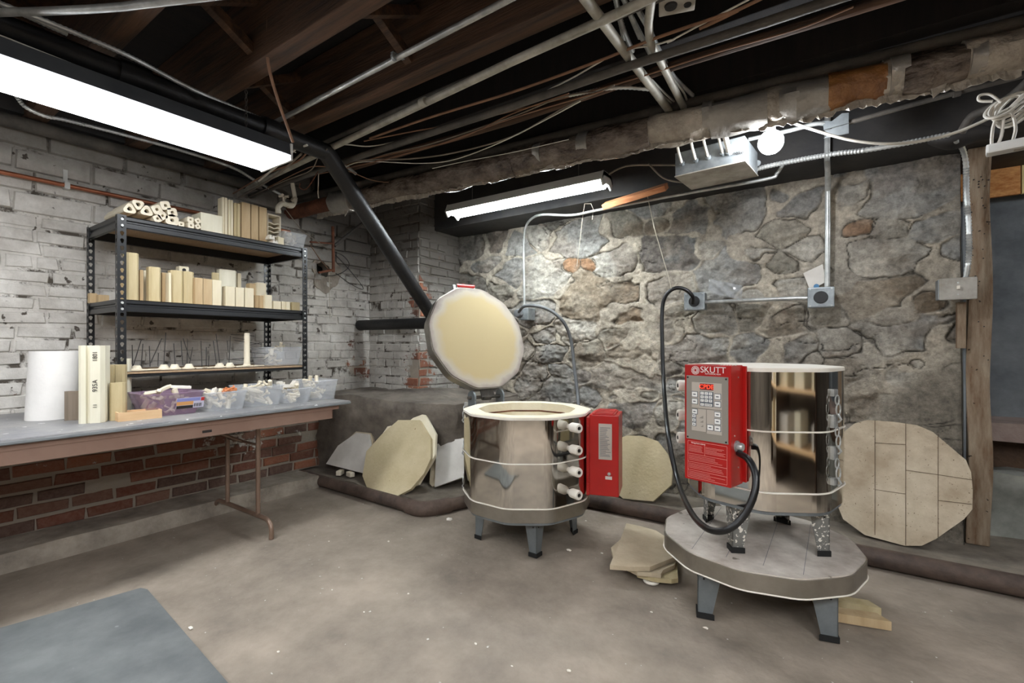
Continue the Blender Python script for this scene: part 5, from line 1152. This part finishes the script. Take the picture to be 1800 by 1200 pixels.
mid = [(214, 222, 465, -3.14, 'tanb', 'box', 'narrow brown kiln prop beside left shelf post on middle shelf'),
 (222, 245, 444, -3.09, 'tan', 'bev', 'tallest tan kiln prop on the middle shelf'),
 (246, 252, 474, -3.13, 'tanb', 'box', 'thin brown prop right of the tallest one on middle shelf'),
 (253, 262, 475, -3.22, 'pale', 'box', 'shaded prop set back between two tall ones on middle shelf'),
 (263, 284, 469, -3.09, 'tan', 'bev', 'wide chamfered tan kiln prop, second tallest at left of middle shelf'),
 (285, 295, 479, -3.14, 'tanb', 'box', 'dark brown prop just right of the wide chamfered one'),
 (297, 301, 479, -3.09, 'pale', 'box', 'very thin pale prop edge before the round-shouldered pair'),
 (301, 323, 475, -3.10, 'tan', 'bev', 'left prop of the tight round-shouldered pair'),
 (324, 342, 477, -3.10, 'tan', 'bev', 'right prop of the tight round-shouldered pair'),
 (343, 356.5, 488, -3.08, 'tanb', 'box', 'brown slab prop right of the pair, first of three'),
 (357.5, 373, 490, -3.08, 'tanb', 'box', 'brown slab prop right of the pair, middle of three'),
 (373.5, 389, 492, -3.08, 'pale', 'box', 'pale slab prop right of the pair, last of three'),
 (397, 413, 503, -3.08, 'pale', 'box', 'short pale prop slightly splayed, first of three shorter ones'),
 (414.5, 429, 505, -3.08, 'pale', 'box', 'short pale prop, middle of three shorter ones'),
 (431, 446, 506, -3.08, 'pale', 'box', 'short pale prop, last of three shorter ones'),
 (373, 386, 479, -3.27, 'tan', 'tri', 'tan prop standing at the back behind pale slab prop'),
 (387, 417, 474, -3.26, 'mould', 'bev', 'wide cream prop standing at the back with faint pencil marks'),
 (418, 424, 480, -3.30, 'pale', 'box', 'narrow cream prop at the back right of the wide one'),
 (439, 451, 498, -3.24, 'tanb', 'box', 'brown prop at back near the rear right shelf post'),
 (452, 468, 497, -3.22, 'pale', 'box', 'cream prop at back beside the rear right shelf post'),
 (449, 465, 519, -3.10, 'tanb', 'rib', 'ribbed low brown prop in front of the back pair'),
 (466, 478, 518, -3.08, 'pale', 'box', 'low pale prop right of the ribbed brown one'),
 (481, 494, 529, -3.08, 'pale', 'box', 'very short pale cube prop, first of last three'),
 (496, 512, 530, -3.08, 'pale', 'rib', 'very short ribbed prop, middle of last three'),
 (514, 527, 531, -3.08, 'tan', 'box', 'very short yellowish cube prop at right end of middle shelf')]
for (a, b, c, X_, m, st_, lb) in mid: stand_post(a, b, c, X_, 1.345, m, st_, .05, lb, 'kiln props on the middle shelf')
stand_post(315, 332, 468, -3.25, 1.345, 'pale', 'box', .05, 'pale prop with a round hole standing behind the pair', 'kiln props on the middle shelf', hole=True)
stand_post(158, 171, 515, -3.44, 1.345, 'tanb', 'box', .04, 'low brown block at back left end of middle shelf, left one', None, 'clay_block', cat='block')
stand_post(173, 192, 518, -3.40, 1.345, 'tanb', 'box', .04, 'low brown block at back left end of middle shelf, right one', None, 'clay_block', cat='block')
ZU = 1.775
for (a, b, c, m, st_, lb) in ((391, 401, 347, 'pale', 'rib', 'tallest ribbed cream prop beside white block on top shelf'),
 (402, 411, 351, 'pale', 'rib', 'ribbed cream prop second from white block on top shelf'),
 (412, 424, 357, 'tan', 'rib', 'ribbed tan prop third from the white block on top shelf'),
 (425, 440, 356, 'tanb', 'box', 'flat tan prop fourth from the white block on top shelf'),
 (442, 454, 360, 'tanb', 'box', 'flat tan prop fifth from the white block on top shelf'),
 (456, 469, 364, 'tanb', 'box', 'flat tan prop beside the scalloped frame on top shelf')):
    stand_post(a, b, c, -3.10, ZU, m, st_, .06, lb, 'upright props on the top shelf')
stand_post(353, 391, 376, -3.10, ZU, 'mould', 'box', .12, 'white plaster block on the top shelf left of upright props', None, 'plaster_block', cat='block')
# hollow tubes lying on the top shelf
def tubepost(cx, cy, rpx, sides, label, group, L_=.26, X_=-3.08, m='cream', rot=0):
    c = ax(cx, cy, X_); D_ = (c-O).dot(fw); r = rpx*D_/F; t_ = thing('hollow_kiln_post', label, 'kiln prop', c, 0, group)
    rc = r*.35; P = ngon(sides, r*1.15, rot, rc, 3); k = len(P); Q = [(r*.30*math.cos(2*PI*i/k+rot), r*.30*math.sin(2*PI*i/k+rot)) for i in range(k)]
    # ring numbering starts at the same bearing as the outline
    a0 = math.atan2(P[0][1], P[0][0]); Q = [(r*.30*math.cos(math.atan2(p[1], p[0])), r*.30*math.sin(math.atan2(p[1], p[0]))) for p in P]
    bm = bmn(); prism(bm, P, 0, L_, Q)
    bmesh.ops.transform(bm, matrix=Matrix(((0, 0, -1, 0), (1, 0, 0, 0), (0, 1, 0, 0), (0, 0, 0, 1))), verts=bm.verts[:]); obj('body', bm, m, t_, smooth=True)
    bm = bmn(); prism(bm, Q, .03, .034); bmesh.ops.transform(bm, matrix=Matrix(((0, 0, -1, 0), (1, 0, 0, 0), (0, 1, 0, 0), (0, 0, 0, 1))), verts=bm.verts[:]); obj('bore', bm, 'ink', t_)
for (x, y, r_, s_, lb, rt_) in ((228, 367, 12.5, 3, 'big rounded triangular hollow prop, left of the three', -PI/2), (243, 359, 12, 3, 'big rounded triangular hollow prop, resting atop between two', PI/2), (258, 371, 12.5, 3, 'big rounded triangular hollow prop, right of the three', -PI/2),
  (276, 368, 9, 4, 'square hollow prop in the pile, upper left', .5), (291, 361, 9, 4, 'square hollow prop topmost in the pile', .3), (286, 379, 8, 4, 'square hollow prop in the middle of pile', .7), (303, 373, 9, 4, 'square hollow prop in the pile, upper right', .2), (277, 384, 7.5, 4, 'square hollow prop in the pile, lower left', .5), (303, 387, 10, 6, 'six-sided hollow prop at lower right of the pile', 0),
  (319, 394, 5.5, 4, 'small hollow prop left in the row of little ones', 0), (335, 386, 6, 4, 'small hollow prop on top of little ones', 0), (336, 396, 6, 4, 'small hollow prop beneath the top little one', 0), (348, 388, 5.5, 4, 'little hollow prop touching white block, upper', .6), (348, 398, 5, 4, 'little hollow prop touching white block, lower', .6)):
    tubepost(x, y, r_, s_, lb+' on top shelf', 'hollow props on the top shelf', .3 if r_ > 11 else .2, rot=rt_)
# scalloped frame
a, b = ax(470, 500, -3.14), ax(494, 500, -3.14); zt = ax(482, 377, -3.14).z
t = thing('scalloped_rack', 'white ceramic rack with wavy shelves beside the upright props on top shelf', 'rack', (-3.14, a.y, ZU))
w = b.y-a.y; hh = zt-ZU; bm = bmn(); box(bm, -.10, .0, w-.010, w, 0, hh, .002); box(bm, -.10, 0, 0, w, hh-.010, hh, .002); box(bm, -.10, 0, 0, .006, 0, hh-.01, .001); obj('frame', bm, 'cream', t)
for k in range(5):
    bm = bmn(); z0 = hh*(.2+.13*k)
    pr = [(0, z0), (w*.2, z0+.006), (w*.5, z0-.002), (w*.8, z0+.008), (w-.008, z0+.004), (w-.008, z0-.002), (w*.8, z0+.001), (w*.5, z0-.009), (w*.2, z0-.001), (0, z0-.007)]
    prism(bm, pr, -.095, -.003); bmesh.ops.transform(bm, matrix=Matrix(((0, 0, 1, 0), (1, 0, 0, 0), (0, 1, 0, 0), (0, 0, 0, 1))), verts=bm.verts[:]); obj('wavy_shelf', bm, 'cream', t)
random.seed(21)
def stilt_bm(s=1):
    bm = bmn(); k = random.random()
    if k < .45: box(bm, -.035*s, .035*s, -.009*s, .009*s, -.008*s, .008*s, .003)
    elif k < .75:
        for j in range(3):
            a = 2*PI*j/3; tube(bm, [(0, 0, 0), (.028*s*math.cos(a), .028*s*math.sin(a), 0)], .007*s, 6); tube(bm, [(.028*s*math.cos(a), .028*s*math.sin(a), 0), (.028*s*math.cos(a), .028*s*math.sin(a), .014*s)], .005*s, 6, rfun=lambda t_, i: .006*s*(1-.7*t_))
    else: lathe(bm, [(.012*s, -.025*s), (.012*s, .025*s)], 8)
    return bm
def rstilt(p, label, group, m='cream', s=1):
    bm = stilt_bm(s); o = obj('kiln_stilt', bm, m, None, p, (random.uniform(-.5, .5), random.uniform(-.9, .9), random.uniform(0, 6))); tag(o, label, 'kiln stilt', group)
def bin_(label, X_, px0, px1, zb, h, dep, m, flare=.016, lbl=None, group=None, fill=None, fgroup=None, n=10):
    a, b = ax(px0, 600, X_), ax(px1, 600, X_); w = b.y-a.y
    t_ = thing('plastic_bin', label, 'bin', (X_-dep/2, (a.y+b.y)/2, zb), 0, group); f = flare; hw_, hd_ = w/2, dep/2; th = .0025
    def rr(x, y, c=.02):
        return [(sx*(x-c)+c*math.cos(q), sy*(y-c)+c*math.sin(q)) for sx, sy, q0 in ((1, 1, 0), (-1, 1, PI/2), (-1, -1, PI), (1, -1, 3*PI/2)) for q in (q0, q0+PI/4, q0+PI/2)]
    bm = bmn(); L0 = [(rr(hd_-f, hw_-f), 0), (rr(hd_, hw_), h), (rr(hd_-th, hw_-th), h), (rr(hd_-f-th, hw_-f-th), th)]
    rings = [[bm.verts.new((p[0], p[1], z)) for p in P] for P, z in L0]
    for A_, B2 in zip(rings, rings[1:]):
        for j in range(12): bm.faces.new((A_[j], A_[(j+1) % 12], B2[(j+1) % 12], B2[j]))
    bm.faces.new(rings[0][::-1]); bm.faces.new(rings[-1]); obj('tub', bm, m, t_, smooth=True)
    bm = bmn(); pts = [Vector((p[0]*1.01, p[1]*1.01, h)) for p in rr(hd_, hw_)]; pts.append(pts[0]); tube(bm, pts, .004, 6, cap=False); obj('rim', bm, m, t_)
    n = int(n*1.5)
    for k in range(n):
        rstilt(Vector((X_-dep/2+random.uniform(-hd_+.055, hd_-.05), (a.y+b.y)/2+random.uniform(-hw_+.05, hw_-.05), zb+.018+(k/max(1, n-1))*h*.92)), 'small pale clay stilt among others inside %s' % fill, fgroup, 'orange' if fgroup and 'second' in fgroup and k > n-4 else 'cream')
    return t_
b1 = bin_('purple tinted plastic bin of stilts with a colourful product sticker', -2.77, 256, 362, ZT, .112, .26, 'binp', .03, fill='the purple bin', fgroup='stilts in the purple bin', n=12)
bm = bmn()
la, lb2 = ax(309, 710, -2.79), ax(357, 710, -2.79); hY = (lb2.y-la.y)/2; yo = (la.y+lb2.y)/2-b1.location.y
Tm = Matrix.Translation((.1185, yo, .058)) @ Matrix.Rotation(R(15), 4, 'Y')
lab = obj('sticker', box(bm, -.001, .0015, -hY, hY, -.028, .028, 0), 'paper', b1); lab.matrix_local = Tm
for (y0, y1, z0, z1, m) in ((-hY, hY*.7, .010, .028, 'lab_b'), (-hY, hY*.2, -.010, .010, 'lab_o'), (-hY, hY*.2, -.028, -.012, 'ink'), (hY*.75, hY, .008, .027, 'lab_r')):
    obj('sticker_print', box(bmn(), .0012, .0022, y0, y1, z0, z1), m, lab)
bm = bmn()
for k in range(9): box(bm, .0012, .0024, hY*.28+k*.0042, hY*.28+k*.0042+(.0014 if k % 3 else .0026), -.022, -.004)
obj('barcode', bm, 'ink', lab)
bin_('clear bin with orange and white stilts, second of five on table', -2.76, 364, 437, ZT, .10, .24, 'bin', fill='the second clear bin', fgroup='stilts in the second bin', n=14)
bin_('clear bin heaped with white stilts, middle of five on table', -2.76, 438, 500, ZT, .115, .25, 'bin', fill='the middle clear bin', fgroup='stilts in the third bin', n=16)
bin_('smaller clear bin with a saddle-shaped clay piece on top, fourth on table', -2.74, 501, 551, ZT, .088, .22, 'bin', fill='the fourth clear bin', fgroup='stilts in the fourth bin', n=10)
bin_('clear bin at right end of table with a long clay bar inside', -2.76, 552, 596, ZT, .125, .25, 'bin', fill='the last clear bin', fgroup='stilts in the fifth bin', n=10)
p = ax(506, 676, -2.84); bm = bmn(); prism(bm, [(-.06, 0), (-.065, .035), (-.045, .04), (-.025, .018), (.025, .016), (.045, .04), (.06, .036), (.065, 0)], -.02, .02)
bmesh.ops.transform(bm, matrix=Matrix.Translation(p-Vector((0, 0, .015))) @ Matrix(((0, 0, 1, 0), (1, 0, 0, 0), (0, 1, 0, 0), (0, 0, 0, 1))), verts=bm.verts[:]); tag(obj('saddle_prop', bm, 'ceramic'), 'white saddle-shaped clay prop lying across top of the fourth bin', 'kiln prop')
for (x, y, ang, lb, m_) in ((288, 683, .3, 'white clay bar lying on top of the purple bin, left', 'cream'), (318, 680, -.1, 'white clay bar lying on top of the purple bin, right', 'ceramic'), (376, 688, .5, 'white clay bar poking out of the second bin', 'ceramic'), (560, 694, .6, 'long clay bar leaning inside the last bin', 'ceramic')):
    p = ax(x, y, -2.85); bm = bmn(); box(bm, -.012, .012, -.045, .045, -.008, .008, .003, Matrix.Translation(p) @ Matrix.Rotation(ang, 4, 'X') @ Matrix.Rotation(ang*2, 4, 'Z')); tag(obj('clay_bar', bm, m_), lb, 'kiln prop')
# top shelf bin and odds
bin_('white translucent bin at right end of the top shelf', -3.08, 499, 541, ZU, .105, .20, 'bin', fill='the top shelf bin', fgroup='stilts in the top shelf bin', n=12)
for (x, y, lb) in ((474, 418, 'small white notched stilt beside scalloped rack, upper'), (480, 426, 'small white notched stilt beside scalloped rack, lower')):
    p = ax(x, y, -3.08); bm = bmn(); prism(bm, [(-.02, -.012), (-.012, .014), (0, 0), (.012, .014), (.02, -.012)], -.03, .03); bmesh.ops.transform(bm, matrix=Matrix.Translation(p) @ Matrix(((0, 0, 1, 0), (1, 0, 0, 0), (0, 1, 0, 0), (0, 0, 0, 1))), verts=bm.verts[:]); tag(obj('notched_stilt', bm, 'ceramic'), lb, 'kiln stilt')
stand_post(489, 499, 417, -3.06, ZU, 'pale', 'box', .03, 'small tan block in front of the bin on top shelf', None, 'clay_block', cat='block')
# bottom shelf: bead racks
ZB = .972
bin_('clear bin with a few triangular stilts on the bottom shelf', -3.10, 468, 533, ZB, .12, .22, 'bin', fill='the bottom shelf bin', fgroup='stilts in bottom shelf bin', n=8)
cones = [(240, 'leftmost'), (288, 'second from left'), (307, 'third from left'), (332, 'middle'), (386, 'second from right'), (404, 'rightmost')]
rods = [(65, 350, 70, 545), (150, 300, 75, 545), (165, 340, 150, 545), (225, 360, 232, 550), (340, 290, 235, 520), (310, 425, 305, 545), (378, 235, 360, 530), (452, 335, 465, 530), (520, 310, 535, 540), (540, 290, 600, 480), (580, 290, 575, 520), (628, 370, 600, 520), (705, 310, 715, 560), (755, 370, 755, 545), (780, 450, 775, 560), (820, 310, 850, 530), (845, 245, 880, 520), (980, 265, 965, 540), (950, 310, 960, 420), (4, 290, 12, 560)]
cts = []
for x, wh in cones:
    p = ax(x, 600, -3.10); p.z = ZB; t_ = thing('bead_rack', 'cone-based clay rack with thin dark firing wires on bottom shelf, %s' % wh, 'bead rack', p, 0, 'wire racks on the bottom shelf'); cts.append((x, t_, p))
    bm = bmn(); lathe(bm, [(.033, 0), (.033, .006), (.024, .010), (.016, .026), (.014, .028), (.008, .028)], 16); obj('cone_base', bm, 'cream', t_, smooth=True)
for (x0, y0, x1, y1) in rods:
    X0, X1 = 220+x0/5.294, 220+x1/5.294; ya_, yb_ = 540+y0/5.294, 540+y1/5.294
    c = min(cts, key=lambda q: abs(q[0]-X1)); a, b = ax(X0, ya_, -3.13)-c[2], ax(X1, yb_, -3.10)-c[2]; b.z = max(b.z, .004)
    obj('firing_wire', tube(bmn(), [a, b], .0022, 5), 'ink', c[1])
random.seed(9)
for k, x in enumerate((262, 272, 345, 352, 365, 372, 420, 432, 445, 455)):
    p = ax(x, 600, -3.08-.02*(k % 3)); p.z = ZB+.004; bm = bmn(); box(bm, -.03, .03, -.015, .015, -.003, .003, .001, Matrix.Rotation(random.uniform(0, 3), 4, 'Z')); tag(obj('clay_strip', bm, 'cream', None, p), 'flat pale clay strip lying between the wire racks on bottom shelf', 'clay strip', 'clay strips on the bottom shelf')
p = ax(434, 600, -3.12); p.z = ZB; t = thing('bead_tree', 'white clay tower with wires sticking out sideways on bottom shelf', 'bead rack', p)
ht = ax(434, 585, -3.12).z-ZB; bm = bmn(); lathe(bm, [(.05, 0), (.05, .006), (.022, .010), (.018, .02), (.0165, ht-.004), (.012, ht)], 18); obj('tower', bm, 'cream', t, smooth=True)
for (z, y0, y1, dz) in ((.93, -.09, .05, .004), (.80, -.09, 0, .012), (.72, -.08, .10, .012), (.50, .0, .15, -.01), (.42, .0, .13, .01), (.25, -.09, .11, -.004), (.62, .0, .14, -.03)):
    obj('firing_wire', tube(bmn(), [(random.uniform(-.02, .02), y0, z*ht+dz), (0, 0, z*ht), (random.uniform(-.02, .02), y1, z*ht-dz)], .0018, 5), 'ink', t)
# items on the worktop
p = az(94, 738, ZT); t = thing('fibre_roll', 'white rolled ceramic fibre blanket standing on the worktop by brick wall', 'roll', p+Vector((-.09, 0, 0)))
bm = bmn(); sp_ = []
for k in range(90):
    a = k/90*2*PI*2.15; r_ = .028+.078*k/90; sp_.append((r_*math.cos(a+1.2), r_*math.sin(a+1.2)))
n = len(sp_); th = .008; ins = [(q[0]*(1-th/math.hypot(*q)), q[1]*(1-th/math.hypot(*q))) for q in sp_]
hR = ax(95, 617, p.x-.02).z-ZT
V4 = [[bm.verts.new((q[0]+.04*z, q[1]+.04*z, z)) for q in P] for P, z in ((sp_, 0), (sp_, hR), (ins, hR), (ins, 0))]
for A_, B2 in ((0, 1), (1, 2), (2, 3), (3, 0)):
    for j in range(n-1): bm.faces.new((V4[A_][j], V4[A_][j+1], V4[B2][j+1], V4[B2][j]))
for j in (0, n-1): bm.faces.new([V4[k][j] for k in range(4)])
obj('blanket', bm, 'roll', t, smooth=True)
def stand_z(px0, px1, pyb, pyt, m, style, dep, label, name='kiln_post', cat='kiln prop', rotz=0):
    """base front centre found on the worktop; turned to face the room"""
    c = az((px0+px1)/2, pyb, ZT); D_ = (c-O).dot(fw); w = (px1-px0)*D_/F*.71; zt = CH+(HZ-pyt)*D_/F
    P = [(-w/2+q[0], q[1]) for q in rs_poly(w, dep, style)]; bm = bmn(); prism(bm, P, 0, zt-ZT)
    o = obj(name, bm, m, None, c, (0, 0, TH+R(28)+rotz)); tag(o, label, cat); return o, w, zt-ZT
o, w, h_ = stand_z(135, 185, 744, 607, 'mould', 'rib', .10, 'tall cream ribbed mould block with handwritten numbers standing on worktop', 'mould_block', 'mould')
for s_, f, sz in (('1801', .86, .024), ('935A', .48, .026), ('11', .22, .02)): text(s_, sz, 'ink', o, (w*.16, -.0012, h_*f), (PI/2, -PI/2, 0), name='handwritten_number')
stand_z(187, 221, 733, 641, 'tan', 'rib', .05, 'tan profiled prop standing right of the numbered mould')
stand_z(208, 228, 728, 630, 'mould', 'bev', .05, 'tall narrow cream prop at the back of the worktop group')
stand_z(190, 221, 739, 673, 'tan', 'bev', .04, 'short tan chamfered prop in front of the worktop group')
c = az(256, 736, ZT); t = thing('wooden_tray', 'small open pine tray on worktop left of the purple bin', 'tray', c+Vector((-.03, -.02, 0)), TH+R(50))
bm = bmn(); box(bm, -.085, .085, -.045, .045, 0, .006); obj('tray_base', bm, 'tray', t)
for (x0, x1, y0, y1) in ((-.085, .085, -.045, -.039), (-.085, .085, .039, .045), (-.085, -.079, -.039, .039), (.079, .085, -.039, .039)):
    bm = bmn(); box(bm, x0, x1, y0, y1, .006, .042, .001); obj('tray_side', bm, 'tray', t)
# smoky film scrap leaning on wall
p = ax(133, 700, -3.0); bm = bmn(); prism(bm, [tuple((-.02*math.cos(k)*0-.04+.08*k/6, .008*math.sin(k*1.3))) for k in range(7)]+[tuple((-.04+.08*k/6, .008*math.sin(k*1.3)+.003)) for k in range(6, -1, -1)], 0, .14)
tag(obj('film_scrap', bm, 'clear2', None, (p.x, p.y, ZT), (0, 0, 1.2)), 'smoky plastic sheet scrap standing between roll and numbered mould', 'plastic')

# ---------------------------------------------------------------- rear of the room seen in the polished kilns
t = thing('storage_shelf', 'dark wooden shelving along the side behind the viewer, seen mirrored in kilns', 'shelf', (1.8, .55, 0))
for y in (-.9, 0, .9): obj('side_panel', box(bmn(), -.2, .2, y-.015, y+.015, 0, 1.9), 'joist', t)
for z in (.3, .75, 1.2, 1.65): obj('shelf_plank', box(bmn(), -.2, .2, -.88, .88, z, z+.025), 'tray', t)
random.seed(33)
for z in (.325, .775, 1.225):
    for k in range(6):
        w_, h_ = random.uniform(.08, .16), random.uniform(.12, .34); y = -1.0+k*.28
        tag(obj('stored_box', box(bmn(), -.12, .10, 0, w_, 0, h_, .003), random.choice(['mould', 'tanb', 'pale', 'slabw']), None, (1.8, y+.75, z+.001)), 'plain cream or tan box stored on the rear shelving, seen mirrored in kilns', 'box', 'boxes on the rear shelving')
